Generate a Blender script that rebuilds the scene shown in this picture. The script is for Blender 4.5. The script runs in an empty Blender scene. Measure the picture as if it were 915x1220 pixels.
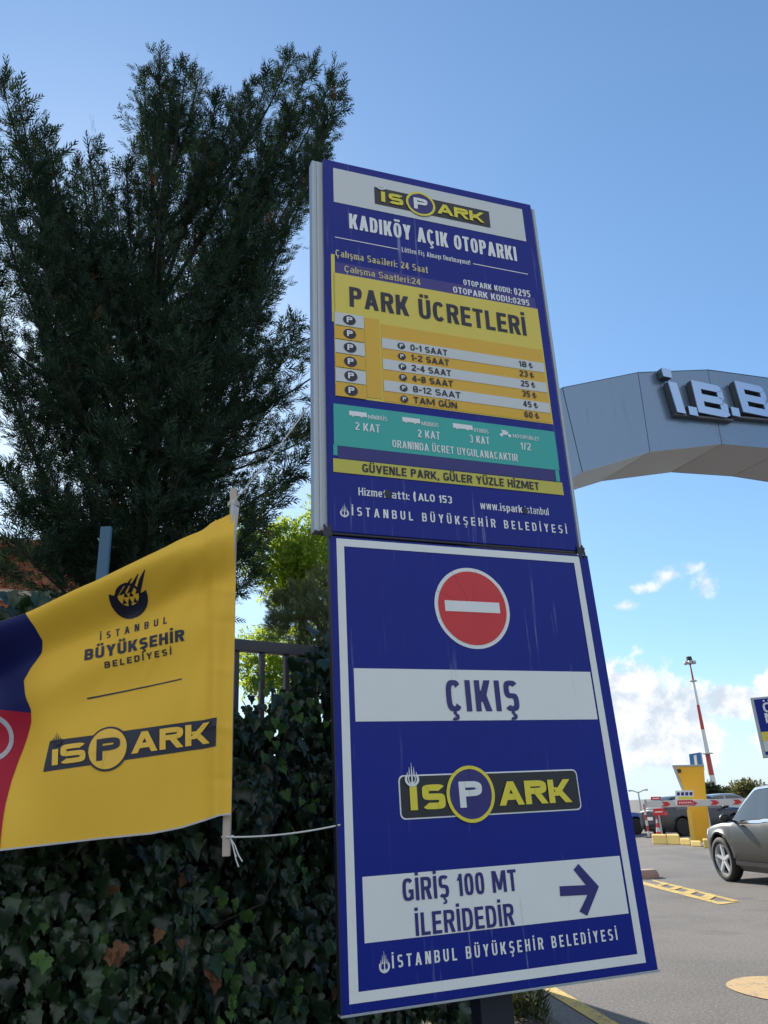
import bpy, bmesh, math, random
import numpy as np
from mathutils import Vector, Matrix
sc = bpy.context.scene
COL = sc.collection
RAD = math.radians

# ------------------------------------------------------------------ camera
CAM_H, PITCH, ROLL = 1.45, RAD(21.3), RAD(3.0)
FPX, PW, PH = 916.0, 915.0, 1220.0
CF = np.array([0, math.cos(PITCH), math.sin(PITCH)])
_r0 = np.array([1.0, 0, 0]); _u0 = np.cross(_r0, CF)
CR = _r0 * math.cos(ROLL) - _u0 * math.sin(ROLL)
CU = np.cross(CR, CF)
CPOS = np.array([0, 0, CAM_H])
cam = bpy.data.cameras.new('camera'); camo = bpy.data.objects.new('camera', cam); COL.objects.link(camo)
cam.sensor_fit = 'VERTICAL'; cam.sensor_height = 36.0; cam.sensor_width = 27.0
cam.lens = 36.0 * FPX / PH
cam.clip_start = 0.05; cam.clip_end = 6000
camo.matrix_world = Matrix(((CR[0], CU[0], -CF[0], 0), (CR[1], CU[1], -CF[1], 0), (CR[2], CU[2], -CF[2], CAM_H), (0, 0, 0, 1)))
sc.camera = camo

# ------------------------------------------------------------------ light and exposure
SUN_AZ, SUN_EL = RAD(-23.9), RAD(28.9)
SUN_DIR = Vector((math.sin(SUN_AZ) * math.cos(SUN_EL), math.cos(SUN_AZ) * math.cos(SUN_EL), math.sin(SUN_EL)))
sc.view_settings.view_transform = 'Standard'; sc.view_settings.look = 'None'
sc.view_settings.gamma = 1.0; sc.view_settings.exposure = 0.88
sc.view_settings.use_curve_mapping = False
sun = bpy.data.lights.new('sun', 'SUN'); sun.energy = 4.6; sun.angle = RAD(0.55); sun.color = (1.0, 0.93, 0.82)
suno = bpy.data.objects.new('sun', sun); COL.objects.link(suno)
suno.rotation_euler = SUN_DIR.to_track_quat('Z', 'Y').to_euler()

class NT:
    def __init__(s, tree): s.t = tree
    def n(s, typ, **kw):
        nd = s.t.nodes.new(typ)
        for k, v in kw.items(): setattr(nd, k, v)
        return nd
    def put(s, inp, v):
        if hasattr(v, 'is_output'): s.t.links.new(v, inp)
        else: inp.default_value = v
    def m(s, op, a, b=None, c=None, clamp=False):
        nd = s.n('ShaderNodeMath', operation=op); nd.use_clamp = clamp
        s.put(nd.inputs[0], a)
        if b is not None: s.put(nd.inputs[1], b)
        if c is not None: s.put(nd.inputs[2], c)
        return nd.outputs[0]
    def v(s, op, a, b=None, out=0):
        nd = s.n('ShaderNodeVectorMath', operation=op); s.put(nd.inputs[0], a)
        if b is not None: s.put(nd.inputs[1], b)
        return nd.outputs[out]
    def noise(s, vec, scale, detail=4, rough=.55, dist=0.0):
        nd = s.n('ShaderNodeTexNoise'); s.put(nd.inputs['Vector'], vec)
        nd.inputs['Scale'].default_value = scale; nd.inputs['Detail'].default_value = detail
        nd.inputs['Roughness'].default_value = rough; nd.inputs['Distortion'].default_value = dist
        return nd.outputs['Fac']
    def ss(s, x, a, b):
        nd = s.n('ShaderNodeMapRange', interpolation_type='SMOOTHSTEP')
        s.put(nd.inputs[0], x); nd.inputs[1].default_value = a; nd.inputs[2].default_value = b
        return nd.outputs[0]
    def lin(s, x, a, b, c, d):
        nd = s.n('ShaderNodeMapRange'); s.put(nd.inputs[0], x)
        for i, q in enumerate((a, b, c, d)): nd.inputs[i + 1].default_value = q
        return nd.outputs[0]
    def mix(s, f, a, b):
        nd = s.n('ShaderNodeMix', data_type='RGBA'); s.put(nd.inputs[0], f)
        for i, q in ((6, a), (7, b)): s.put(nd.inputs[i], q if hasattr(q, 'is_output') or len(q) == 4 else (*q, 1))
        return nd.outputs[2]

world = bpy.data.worlds.new('World'); sc.world = world; world.use_nodes = True
W = NT(world.node_tree); bg = world.node_tree.nodes['Background']
sky = W.n('ShaderNodeTexSky', sky_type='NISHITA'); sky.sun_disc = False
sky.sun_elevation = SUN_EL; sky.sun_rotation = SUN_AZ
sky.air_density = 1.0; sky.dust_density = 0.35; sky.ozone_density = 2.5; sky.altitude = 0
tc = W.n('ShaderNodeTexCoord'); dirv = tc.outputs['Generated']
sep = W.n('ShaderNodeSeparateXYZ'); W.put(sep.inputs[0], dirv)
az = W.m('MULTIPLY', W.m('ARCTAN2', sep.outputs[0], sep.outputs[1]), 57.29578)
el = W.m('MULTIPLY', W.m('ARCSINE', sep.outputs[2]), 57.29578)
cmb = W.n('ShaderNodeCombineXYZ'); W.put(cmb.inputs[0], az); W.put(cmb.inputs[1], el)
AE = cmb.outputs[0]
n_big = W.noise(AE, .33, 9, .62, .2)
n_fine = W.noise(W.v('ADD', AE, (7.3, 2.1, 3.0)), .95, 8, .65, .3)
def ell(lst):
    acc = None
    for a, e, ra, re in lst:
        d = W.v('MULTIPLY', W.v('SUBTRACT', AE, (a, e, 0)), (1 / ra, 1 / re, 0))
        q = W.m('SUBTRACT', 1.0, W.v('LENGTH', d, out=1))
        acc = q if acc is None else W.m('MAXIMUM', acc, q)
    return acc
nz = W.m('ADD', W.m('MULTIPLY', W.m('SUBTRACT', n_big, .5), 1.5), W.m('MULTIPLY', W.m('SUBTRACT', n_fine, .5), .7))
BIG = [(16.0, 6.2, 4.6, 4.2), (18.8, 4.4, 5.0, 3.6), (13.0, 6.0, 4.5, 4.5), (23.2, 5.6, 2.6, 1.5), (26.5, 6.2, 2.5, 1.9), (25.5, 3.0, 2.6, 1.2), (34, 5, 6, 4), (6, 4, 6, 3), (-40, 5, 12, 4), (60, 8, 14, 6)]
SML = [(23.0, 13.7, 1.1, 1.7), (22.3, 14.9, 1.5, .8), (20.6, 14.5, 1.5, .8), (18.9, 13.9, 1.5, .6), (17.4, 12.8, 1.1, .6), (60, 30, 8, 4)]
FILL_CLOUDS = [(150, 26, 56, 22), (-160, 30, 50, 24), (-115, 20, 30, 14), (178, 55, 90, 16)]  # unseen clouds added behind the camera to brighten the shaded fronts
dens = W.m('MAXIMUM', W.ss(W.m('ADD', ell(FILL_CLOUDS), W.m('MULTIPLY', nz, .35)), .05, .30), W.m('MAXIMUM', W.ss(W.m('ADD', ell(BIG), W.m('MULTIPLY', nz, .95)), .08, .42),
           W.m('MULTIPLY', W.ss(W.m('ADD', ell(SML), W.m('MULTIPLY', nz, 1.5)), .15, .95), .85)))
puff = W.noise(W.v('ADD', AE, (-.5, .7, 0)), .33, 9, .62, .2)
lit = W.ss(W.m('ADD', W.m('MULTIPLY', W.m('SUBTRACT', n_big, puff), 3.2), W.m('MULTIPLY', W.m('SUBTRACT', n_fine, .5), .8)), -.55, .45)
ccol = W.mix(lit, (3.1, 3.5, 4.0), (4.9, 5.0, 5.2))
lum = W.v('DOT_PRODUCT', sky.outputs[0], (.3, .5, .2), out=1)
skyb = W.v('MULTIPLY', W.v('SCALE', sky.outputs[0]), (.93, 1.10, 1.16))
scl = skyb.node.inputs[0].links[0].from_node; W.put(scl.inputs['Scale'], W.m('DIVIDE', 1.0, W.m('ADD', 1.0, W.m('DIVIDE', lum, 9.5))))
hz = W.ss(el, 9.0, -1.0)
skyc = W.mix(W.m('MULTIPLY', hz, .8), skyb, (3.5, 4.3, 5.0))
W.put(bg.inputs['Color'], W.mix(dens, skyc, ccol)); bg.inputs['Strength'].default_value = 0.12

# ------------------------------------------------------------------ helpers
def ray(px, py):
    d = CF + CR * (px - PW / 2) / FPX - CU * (py - PH / 2) / FPX
    return d / np.linalg.norm(d)
def at_dist(px, py, dist):
    d = ray(px, py); return CPOS + d * dist / math.hypot(d[0], d[1])
def on_ground(px, py, z=0.0):
    d = ray(px, py); return CPOS + d * (z - CAM_H) / d[2]
def vplane(P, az_deg):
    a = RAD(az_deg); return np.array([math.sin(a), math.cos(a), 0]), np.array([math.cos(a), -math.sin(a), 0])
def on_plane(px, py, P, n):
    d = ray(px, py); return CPOS + d * (((P - CPOS) @ n) / (d @ n))

class MB:
    """collects vertices and faces and links them as one mesh object"""
    def __init__(s): s.v = []; s.f = []; s.mi = []
    def face(s, pts, mi=0):
        b = len(s.v); s.v.extend([tuple(map(float, p)) for p in pts]); s.f.append(tuple(range(b, b + len(pts)))); s.mi.append(mi)
    def grid(s, rows, closed=False, mi=0, flip=False):
        b = len(s.v); nr = len(rows); nc = len(rows[0])
        for r in rows: s.v.extend([tuple(map(float, p)) for p in r])
        for i in range(nr - 1):
            for j in range(nc if closed else nc - 1):
                q = (b + i * nc + j, b + i * nc + (j + 1) % nc, b + (i + 1) * nc + (j + 1) % nc, b + (i + 1) * nc + j)
                s.f.append(q[::-1] if flip else q); s.mi.append(mi)
    def hexa(s, c, mi=0):
        b = len(s.v); s.v.extend([tuple(map(float, p)) for p in c])
        for q in ((3, 2, 1, 0), (4, 5, 6, 7), (0, 1, 5, 4), (1, 2, 6, 5), (2, 3, 7, 6), (3, 0, 4, 7)):
            s.f.append(tuple(b + k for k in q)); s.mi.append(mi)
    def box(s, x0, x1, y0, y1, z0, z1, fn=None, mi=0):
        c = [(x0, y0, z0), (x1, y0, z0), (x1, y1, z0), (x0, y1, z0), (x0, y0, z1), (x1, y0, z1), (x1, y1, z1), (x0, y1, z1)]
        s.hexa([fn(*p) for p in c] if fn else c, mi)
    def prism(s, pts, fn, a, b, mi=0):
        """outline pts (2-D) between depths a and b through fn(x, y, d)"""
        k = len(s.v); n = len(pts)
        for d in (a, b): s.v.extend([tuple(map(float, fn(p[0], p[1], d))) for p in pts])
        s.f.append(tuple(range(k, k + n))); s.f.append(tuple(range(k + 2 * n - 1, k + n - 1, -1))); s.mi += [mi, mi]
        for i in range(n):
            j = (i + 1) % n; s.f.append((k + j, k + i, k + n + i, k + n + j)); s.mi.append(mi)
    def tube(s, path, r, n=8, mi=0, caps=True):
        path = [np.array(p, float) for p in path]; rr = r if hasattr(r, '__len__') else [r] * len(path); rows = []
        t0 = path[1] - path[0]; ref = np.array([0, 0, 1.0]) if abs(t0[2]) < .9 * np.linalg.norm(t0) else np.array([1.0, 0, 0])
        for i, p in enumerate(path):
            t = path[min(i + 1, len(path) - 1)] - path[max(i - 1, 0)]; t = t / (np.linalg.norm(t) + 1e-12)
            x = np.cross(ref, t); x /= np.linalg.norm(x) + 1e-12; y = np.cross(t, x)
            rows.append([p + rr[i] * (x * math.cos(a) + y * math.sin(a)) for a in np.linspace(0, 2 * math.pi, n, endpoint=False)])
        s.grid(rows, True, mi)
        if caps: s.face(rows[0][::-1], mi); s.face(rows[-1], mi)
    def lathe(s, prof, c, axis=2, n=20, mi=0):
        rows = []
        for r, h in prof:
            row = []
            for a in np.linspace(0, 2 * math.pi, n, endpoint=False):
                q = [r * math.cos(a), r * math.sin(a)]; q.insert(axis, h); row.append(np.array(c) + np.array(q))
            rows.append(row)
        s.grid(rows, True, mi)
        s.face(rows[0][::-1], mi); s.face(rows[-1], mi)
    def build(s, name, mats, parent=None, smooth=False, inv=None, bevel=0, doubles=False):
        me = bpy.data.meshes.new(name); me.from_pydata(s.v, [], s.f)
        for m in (mats if isinstance(mats, (list, tuple)) else [mats]): me.materials.append(m)
        if any(s.mi): me.polygons.foreach_set('material_index', s.mi)
        if bevel or doubles:
            bm = bmesh.new(); bm.from_mesh(me)
            if doubles: bmesh.ops.remove_doubles(bm, verts=bm.verts, dist=1e-4)
            bmesh.ops.recalc_face_normals(bm, faces=bm.faces)
            if bevel: bmesh.ops.bevel(bm, geom=[e for e in bm.edges if len(e.link_faces) == 2 and e.calc_face_angle(0) > .5], offset=bevel, segments=2, affect='EDGES', profile=.6)
            bm.to_mesh(me); bm.free()
        if smooth: me.polygons.foreach_set('use_smooth', [True] * len(me.polygons))
        o = bpy.data.objects.new(name, me); COL.objects.link(o)
        if parent is not None: attach(o, parent)
        return o
def attach(o, parent):
    o.parent = parent
    if parent.type == 'EMPTY' and not parent.get('local_'):
        o.matrix_parent_inverse = Matrix.Translation(-Vector(parent.location))
def tag(o, label=None, cat=None, group=None, kind=None):
    if label: o['label'] = label
    if cat: o['category'] = cat
    if group: o['group'] = group
    if kind: o['kind'] = kind
    return o
LOCALS = []
def thing(name, label, cat, loc=(0, 0, 0), group=None, rotz=None):
    o = bpy.data.objects.new(name, None); COL.objects.link(o); o.location = [float(q) for q in loc]; o.empty_display_size = .2
    if rotz is not None: o.rotation_euler = (0, 0, rotz); o['local_'] = True; LOCALS.append(o)
    return tag(o, label, cat, group)
def big_mesh(name, verts, quads, mats, parent=None, smooth=False):
    me = bpy.data.meshes.new(name); nq, k = quads.shape
    me.vertices.add(len(verts)); me.vertices.foreach_set('co', np.asarray(verts, np.float32).ravel())
    me.loops.add(nq * k); me.loops.foreach_set('vertex_index', quads.astype(np.int32).ravel())
    me.polygons.add(nq); me.polygons.foreach_set('loop_start', np.arange(0, nq * k, k, dtype=np.int32)); me.polygons.foreach_set('loop_total', np.full(nq, k, np.int32))
    me.update(calc_edges=True); me.validate()
    for m in (mats if isinstance(mats, (list, tuple)) else [mats]): me.materials.append(m)
    if smooth: me.polygons.foreach_set('use_smooth', [True] * nq)
    o = bpy.data.objects.new(name, me); COL.objects.link(o)
    if parent is not None: attach(o, parent)
    return o

# ------------------------------------------------------------------ materials
def mat(name, col, rough=.5, metal=0.0, var=.12, scale=6.0, bump=0.0, bscale=80.0, spec=.5, coat=0.0, streak=0.0, scol=(.7, .75, .8), stretch=None, thr=.62):
    m = bpy.data.materials.new(name); m.use_nodes = True; N = NT(m.node_tree); p = m.node_tree.nodes['Principled BSDF']
    co = N.n('ShaderNodeTexCoord').outputs['Object']
    f = N.noise(co, scale, 5, .6)
    c = N.mix(f, tuple(q * (1 - var) for q in col), tuple(min(1, q * (1 + var)) for q in col))
    if streak:
        sv = N.v('MULTIPLY', co, stretch or (60, 60, 2.2)); k = N.noise(sv, 1.0, 3, .6)
        k2 = N.noise(co, 2.2, 4, .6)
        c = N.mix(N.m('MULTIPLY', N.m('MULTIPLY', N.ss(k, thr, thr + .16), N.ss(k2, .42, .68)), streak), c, scol)
    N.put(p.inputs['Base Color'], c)
    N.put(p.inputs['Roughness'], N.lin(f, 0.2, .8, max(.02, rough * .8), min(1, rough * 1.2)))
    p.inputs['Metallic'].default_value = metal; p.inputs['Specular IOR Level'].default_value = spec; p.inputs['Coat Weight'].default_value = coat
    p.inputs['Coat Roughness'].default_value = .04
    if bump:
        b = N.n('ShaderNodeBump'); b.inputs['Strength'].default_value = bump; b.inputs['Distance'].default_value = .01
        N.put(b.inputs['Height'], N.noise(co, bscale, 4, .6)); N.put(p.inputs['Normal'], b.outputs[0])
    return m
def leaf_mat(name, cols, trans=.3, tcol=None, rough=.5, spec=.3):
    m = bpy.data.materials.new(name); m.use_nodes = True; N = NT(m.node_tree); p = m.node_tree.nodes['Principled BSDF']; out = m.node_tree.nodes['Material Output']
    rnd = N.n('ShaderNodeNewGeometry').outputs['Random Per Island']
    r = N.n('ShaderNodeValToRGB'); N.put(r.inputs[0], rnd); e = r.color_ramp.elements
    while len(e) < len(cols): e.new(.5)
    for i, c in enumerate(cols): e[i].position = i / (len(cols) - 1); e[i].color = (*c, 1)
    N.put(p.inputs['Base Color'], r.outputs[0]); p.inputs['Roughness'].default_value = rough; p.inputs['Specular IOR Level'].default_value = spec
    tr = N.n('ShaderNodeBsdfTranslucent'); N.put(tr.inputs[0], N.mix(.5, r.outputs[0], tcol) if tcol else r.outputs[0])
    mx = N.n('ShaderNodeMixShader'); mx.inputs[0].default_value = trans
    N.put(mx.inputs[1], p.outputs[0]); N.put(mx.inputs[2], tr.outputs[0]); N.put(out.inputs['Surface'], mx.outputs[0])
    return m
def glass_mat(name, col=(.02, .025, .03)):
    return mat(name, col, .06, 0, .1, spec=.9, coat=.6)

BLUE = (.006, .017, .235); NAVY = (.010, .013, .09)
M_blue = mat('sign_blue_vinyl', BLUE, .36, 0, .12, 2.5, streak=.6, scol=(.35, .4, .6), thr=.61, spec=.22)
M_white = mat('white_vinyl', (.78, .80, .80), .4, 0, .08, 3, streak=.6, scol=(.45, .47, .48), spec=.35)
M_whitetext = mat('white_lettering', (.80, .81, .82), .45, 0, .04, 9)
M_grayw = mat('grey_white_vinyl', (.60, .63, .64), .4, 0, .06, 3, streak=.3, scol=(.4, .42, .43))
M_lemon = mat('lemon_vinyl', (.72, .58, .09), .45, 0, .07, 4, streak=.3, scol=(.6, .5, .2))
M_orange = mat('amber_vinyl', (.72, .42, .035), .45, 0, .07, 4)
M_logoyel = mat('logo_yellow', (.78, .66, .05), .42, 0, .05, 5)
M_teal = mat('teal_vinyl', (.03, .40, .36), .45, 0, .08, 4, streak=.25, scol=(.3, .5, .5))
M_purple = mat('purple_blue_vinyl', (.04, .03, .22), .45, 0, .1, 4)
M_olive = mat('yellow_green_vinyl', (.55, .50, .07), .45, 0, .1, 4)
M_ink = mat('dark_navy_ink', (.012, .013, .035), .45, 0, .1, 5)
M_inkblue = mat('blue_ink', (.022, .020, .17), .45, 0, .08, 5)
M_red = mat('sign_red', (.62, .022, .03), .4, 0, .08, 5)
M_blackp = mat('logo_black', (.014, .015, .022), .42, 0, .15, 6)
M_palegold = mat('pale_gold_lettering', (.62, .55, .28), .5, 0, .06, 6)
M_alu = mat('weathered_aluminium', (.40, .44, .48), .42, .35, .14, 5, bump=.15, bscale=30, streak=.6, scol=(.25, .26, .27))
M_post = mat('dark_post_paint', (.012, .014, .03), .45, 0, .2, 6)
M_panel = mat('brushed_cladding_panel', (.19, .27, .38), .30, .55, .14, .9, bump=.06, bscale=1.6, streak=.45, scol=(.12, .16, .22), stretch=(14, 14, .8), thr=.56)  # blue of the reflected sky mixed into the grey base colour
M_soffit = mat('soffit_panel', (.36, .36, .37), .5, .2, .22, 1.0, bump=.1, bscale=3)
M_joint = mat('dark_joint', (.02, .022, .03), .6)
M_steel = mat('polished_letter_steel', (.36, .50, .72), .25, .75, .06, 3)  # blue tint stands in for sky mirrored in the letters
M_letterside = mat('letter_return_metal', (.10, .105, .12), .5, .4, .3, 6, streak=.6, scol=(.25, .25, .26))
M_banner = None
M_wood = mat('bare_wood', (.50, .42, .36), .7, 0, .2, 9, stretch=(50, 50, 3), streak=.6, scol=(.3, .25, .2), thr=.5)
M_cord = mat('white_cord', (.70, .70, .68), .8, 0, .1, 40)
M_fence = mat('brown_fence_paint', (.10, .085, .095), .45, 0, .2, 12, bump=.1, bscale=60)
M_bark = mat('bark', (.055, .042, .035), .9, 0, .35, 10, bump=.8, bscale=25)
M_yellow = mat('yellow_enamel', (.82, .42, .02), .38, 0, .08, 2, streak=.25, scol=(.5, .33, .1))
M_kerb = mat('kerb_yellow_paint', (.72, .50, .12), .75, 0, .2, 3, bump=.3, bscale=40)
M_rub = mat('rubber', (.018, .018, .019), .75, 0, .2, 20)
M_glass = glass_mat('car_glass')
M_chrome = mat('chrome_trim', (.7, .7, .72), .15, 1.0, .04)
M_rim = mat('alloy_rim', (.66, .66, .67), .35, .35, .05)
M_blk = mat('black_plastic', (.018, .018, .02), .5, 0, .1)
M_lampred = mat('tail_lamp_red', (.45, .01, .012), .2, 0, .1, coat=.5)
M_lampclr = mat('headlamp_lens', (.6, .62, .65), .12, .2, .1, coat=.6)
M_polew = mat('mast_white', (.66, .66, .66), .5, 0, .08)
M_poler = mat('mast_red', (.42, .06, .05), .5, 0, .1)
M_galv = mat('galvanised_steel', (.42, .43, .45), .4, .6, .12, 8)
M_signred = mat('plate_red', (.60, .03, .04), .4, 0, .1)

# ------------------------------------------------------------------ lettering (own stroke alphabet, cap height 1)
def ring(x0, y0, x1, y1, t, ty, a0=0, a1=360, ex=2.5, seg=None):
    cx_, cy_, rx, ry = (x0 + x1) / 2, (y0 + y1) / 2, (x1 - x0) / 2, (y1 - y0) / 2
    n = seg or max(3, int(abs(a1 - a0) / 15)); out = []; prev = None
    for a in np.radians(np.linspace(a0, a1, n + 1)):
        c, s_ = math.cos(a), math.sin(a); k = 2 / ex
        ux = math.copysign(abs(c) ** k, c); uy = math.copysign(abs(s_) ** k, s_)
        o = (cx_ + rx * ux, cy_ + ry * uy); i = (cx_ + max(rx - t, .01) * ux, cy_ + max(ry - ty, .01) * uy)
        if prev: out.append((prev[0], o, i, prev[1]))
        prev = (o, i)
    return out
def rect(x0, y0, x1, y1): return [((x0, y0), (x1, y0), (x1, y1), (x0, y1))]
def dg(xa, ya, xb, yb, h): return [((xa, ya), (xa + h, ya), (xb + h, yb), (xb, yb))]
WID = dict(zip('ABCÇDEFGĞHIİJKLMNOÖPRSŞTUÜVWXYZ', [.70, .62, .62, .62, .62, .54, .52, .64, .64, .62, 0, 0, .5, .66, .52, .90, .64, .64, .64, .6, .63, .6, .6, .56, .62, .62, .68, .98, .66, .66, .56]))
WID.update({c: .56 for c in '0123456789'}); WID.update({'1': .34, ' ': .26, '.': 0, ':': 0, ',': 0, '-': .3, '/': .34, '!': 0, '(': .22, '₺': .5})
WID.update({c: .52 for c in 'aebdpguünoöhk'}); WID.update({'ç': .48, 'c': .48, 's': .46, 'ş': .46, 'i': 0, 'ı': 0, 'l': 0, 't': .38, 'f': .38, 'r': .32, 'm': .8, 'w': .76, 'y': .5, 'z': .46, 'v': .5})
def glyph(c, w, t, ex=2.5):
    """quads of one character, width w, stroke t (all in cap heights)"""
    y = t * .86; R = []; X = .74
    if c in 'İÖÜĞÇŞ':
        base = dict(zip('İÖÜĞÇŞ', 'IOUGCS'))[c]; R = glyph(base, w, t, ex); W2 = w if w > 0 else t
        if c == 'İ': R += rect(0, 1.09, t, 1.09 + y)
        elif c in 'ÖÜ': R += rect(W2 * .14, 1.09, W2 * .14 + t * .9, 1.09 + y) + rect(W2 * .86 - t * .9, 1.09, W2 * .86, 1.09 + y)
        elif c == 'Ğ': R += ring(W2 * .2, 1.06, W2 * .8, 1.35, y * .7, y * .7, 180, 360)
        else: R += rect(W2 / 2 - t * .3, -.09, W2 / 2 + t * .3, 0.0) + ring(W2 / 2 - t * .95, -.28, W2 / 2 + t * .75, -.06, t * .55, t * .5, 85, -120)
        return R
    if c in 'öüçş':
        R = glyph(dict(zip('öüçş', 'oucs'))[c], w, t, ex)
        if c in 'öü': R += rect(w * .12, .84, w * .12 + t, .84 + y) + rect(w * .88 - t, .84, w * .88, .84 + y)
        else: R += rect(w / 2 - t * .3, -.08, w / 2 + t * .3, 0.0) + ring(w / 2 - t * .9, -.26, w / 2 + t * .7, -.05, t * .5, t * .5, 85, -120)
        return R
    if c == 'I': return rect(0, 0, t, 1)
    if c == 'A':
        h = t * 1.05; return dg(0, 0, w / 2 - h / 2, 1, h) + dg(w - h, 0, w / 2 - h / 2, 1, h) + rect(w * .24, .22, w * .76, .22 + y)
    if c == 'V': h = t * 1.05; return dg(w / 2 - h / 2, 0, 0, 1, h) + dg(w / 2 - h / 2, 0, w - h, 1, h)
    if c == 'B': return rect(0, 0, t, 1) + ring(w * -.1, .5 - y / 2, w * .96, 1, t, y, 90, -90, 3) + ring(w * -.1, 0, w, .5 + y / 2, t, y, 90, -90, 3) + rect(t, 1 - y, w * .45, 1) + rect(t, 0, w * .45, y) + rect(t, .5 - y / 2, w * .45, .5 + y / 2)
    if c == 'C': return ring(0, 0, w, 1, t, y, 38, 322, ex)
    if c == 'G': return ring(0, 0, w, 1, t, y, 38, 310, ex) + rect(w - t * .95, .06, w, .5) + rect(w * .55, .5 - y, w, .5)
    if c == 'D': return rect(0, 0, t, 1) + ring(-w * .2, 0, w, 1, t, y, 90, -90, 3) + rect(t, 1 - y, w * .42, 1) + rect(t, 0, w * .42, y)
    if c in 'EF':
        R = rect(0, 0, t, 1) + rect(t, 1 - y, w, 1) + rect(t, .5 - y / 2, w * .92, .5 + y / 2)
        return R + (rect(t, 0, w, y) if c == 'E' else [])
    if c == 'H': return rect(0, 0, t, 1) + rect(w - t, 0, w, 1) + rect(t, .5 - y / 2, w - t, .5 + y / 2)
    if c == 'J': return rect(w - t, .3, w, 1) + ring(0, 0, w, .6, t, y, 0, -180)
    if c == 'K': h = min(t * 1.2, w * .40); return rect(0, 0, t, 1) + dg(t * .55, .30, w - h, 1, h) + dg(w - h, 0, t * .75, .66, h)
    if c == 'L': return rect(0, 0, t, 1) + rect(t, 0, w, y)
    if c == 'M': h = min(t * .95, w * .24); return rect(0, 0, t, 1) + rect(w - t, 0, w, 1) + dg(w / 2 - h / 2, .12, t * .35, 1, h) + dg(w / 2 - h / 2, .12, w - t * .35 - h, 1, h)
    if c == 'N': h = t * 1.15; return rect(0, 0, t, 1) + rect(w - t, 0, w, 1) + dg(w - t * .2 - h, 0, t * .2, 1, h)
    if c in 'O0': return ring(0, 0, w, 1, t, y, 0, 360, ex)
    if c in 'PR':
        R = rect(0, 0, t, 1) + ring(-w * .1, .42, w, 1, t, y, 90, -90, 3) + rect(t, 1 - y, w * .45, 1) + rect(t, .42, w * .45, .42 + y)
        return R + (dg(w - t * 1.1, 0, w * .42, .43, t * 1.15) if c == 'R' else [])
    if c == 'S': return ring(0, .5 - y / 2, w, 1, t, y, 30, 270, ex) + ring(0, 0, w, .5 + y / 2, t, y, 90, -150, ex)
    if c == 'T': return rect(0, 1 - y, w, 1) + rect(w / 2 - t / 2, 0, w / 2 + t / 2, 1 - y)
    if c == 'U': return rect(0, .35, t, 1) + rect(w - t, .35, w, 1) + ring(0, 0, w, .7, t, y, 180, 360, ex)
    if c == 'W': h = t * .95; return dg(w * .25 - h / 2, 0, 0, 1, h) + dg(w * .25 - h / 2, 0, w / 2 - h / 2, 1, h) + dg(w * .75 - h / 2, 0, w / 2 - h / 2, 1, h) + dg(w * .75 - h / 2, 0, w - h, 1, h)
    if c == 'Y': h = t * 1.1; return rect(w / 2 - t / 2, 0, w / 2 + t / 2, .45) + dg(w / 2 - h / 2, .42, 0, 1, h) + dg(w / 2 - h / 2, .42, w - h, 1, h)
    if c == 'Z': h = t * 1.2; return rect(0, 0, w, y) + rect(0, 1 - y, w, 1) + dg(0, y, w - h, 1 - y, h)
    if c == 'X': h = t * 1.2; return dg(0, 0, w - h, 1, h) + dg(w - h, 0, 0, 1, h)
    if c == '1': return rect(w - t, 0, w, 1) + dg(0, .70, w - t * .8, 1, t * .8)
    if c == '2': return ring(0, .42, w, 1, t, y, 165, -20, ex) + rect(0, 0, w, y) + dg(0, y, w - t * 1.25, .62, t * 1.25)
    if c == '3': return ring(0, .48 - y / 2, w, 1, t, y, 150, -90, ex) + ring(0, 0, w, .48 + y / 2, t, y, 90, -150, ex)
    if c == '4': return rect(w * .82 - t, 0, w * .82, 1) + rect(0, .22, w, .22 + y) + dg(0, .22 + y, w * .82 - t * 1.1, 1, t * 1.1)
    if c == '5': return rect(w * .05, 1 - y, w * .95, 1) + rect(w * .05, .46, w * .05 + t * .9, 1 - y) + ring(0, 0, w, .64, t, y, 125, -150, ex)
    if c == '6': return ring(0, 0, w, .62, t, y, 0, 360, ex) + ring(0, .0, w, 1, t, y, 40, 200, ex)
    if c == '8': return ring(w * .04, .48 - y / 2, w * .96, 1, t, y, 0, 360, ex) + ring(0, 0, w, .48 + y / 2, t, y, 0, 360, ex)
    if c == '9': return ring(0, .38, w, 1, t, y, 0, 360, ex) + ring(0, 0, w, 1, t, y, -140, 20, ex)
    if c == '7': return rect(0, 1 - y, w, 1) + dg(w * .2, 0, w - t * 1.1, 1 - y, t * 1.1)
    if c == '-': return rect(0, .36, w, .36 + y)
    if c == '.': return rect(0, 0, t, y * 1.1)
    if c == ',': return rect(0, 0, t, y * 1.1) + dg(-t * .2, -.16, t * .3, 0, t * .6)
    if c == ':': return rect(0, 0, t, y * 1.1) + rect(0, .5, t, .5 + y * 1.1)
    if c == '!': return rect(0, 0, t, y) + rect(0, .3, t, 1)
    if c == '/': return dg(0, 0, w - t, 1, t)
    if c == '(': return ring(0, -.1, max(w, t) * 2.2, 1.1, t * .7, y, 110, 250)
    if c == '₺': return rect(w * .25, 0, w * .25 + t, 1) + [((0, .36), (w * .75, .56), (w * .75, .56 + y), (0, .36 + y)), ((0, .58), (w * .75, .78), (w * .75, .78 + y), (0, .58 + y))] + ring(-w * .4, 0, w, .9, t, y, -90, 0)
    if c == 'i': return rect(0, 0, t, X) + rect(0, .86, t, .86 + y)
    if c == 'ı': return rect(0, 0, t, X)
    if c == 'l': return rect(0, 0, t, 1)
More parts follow.
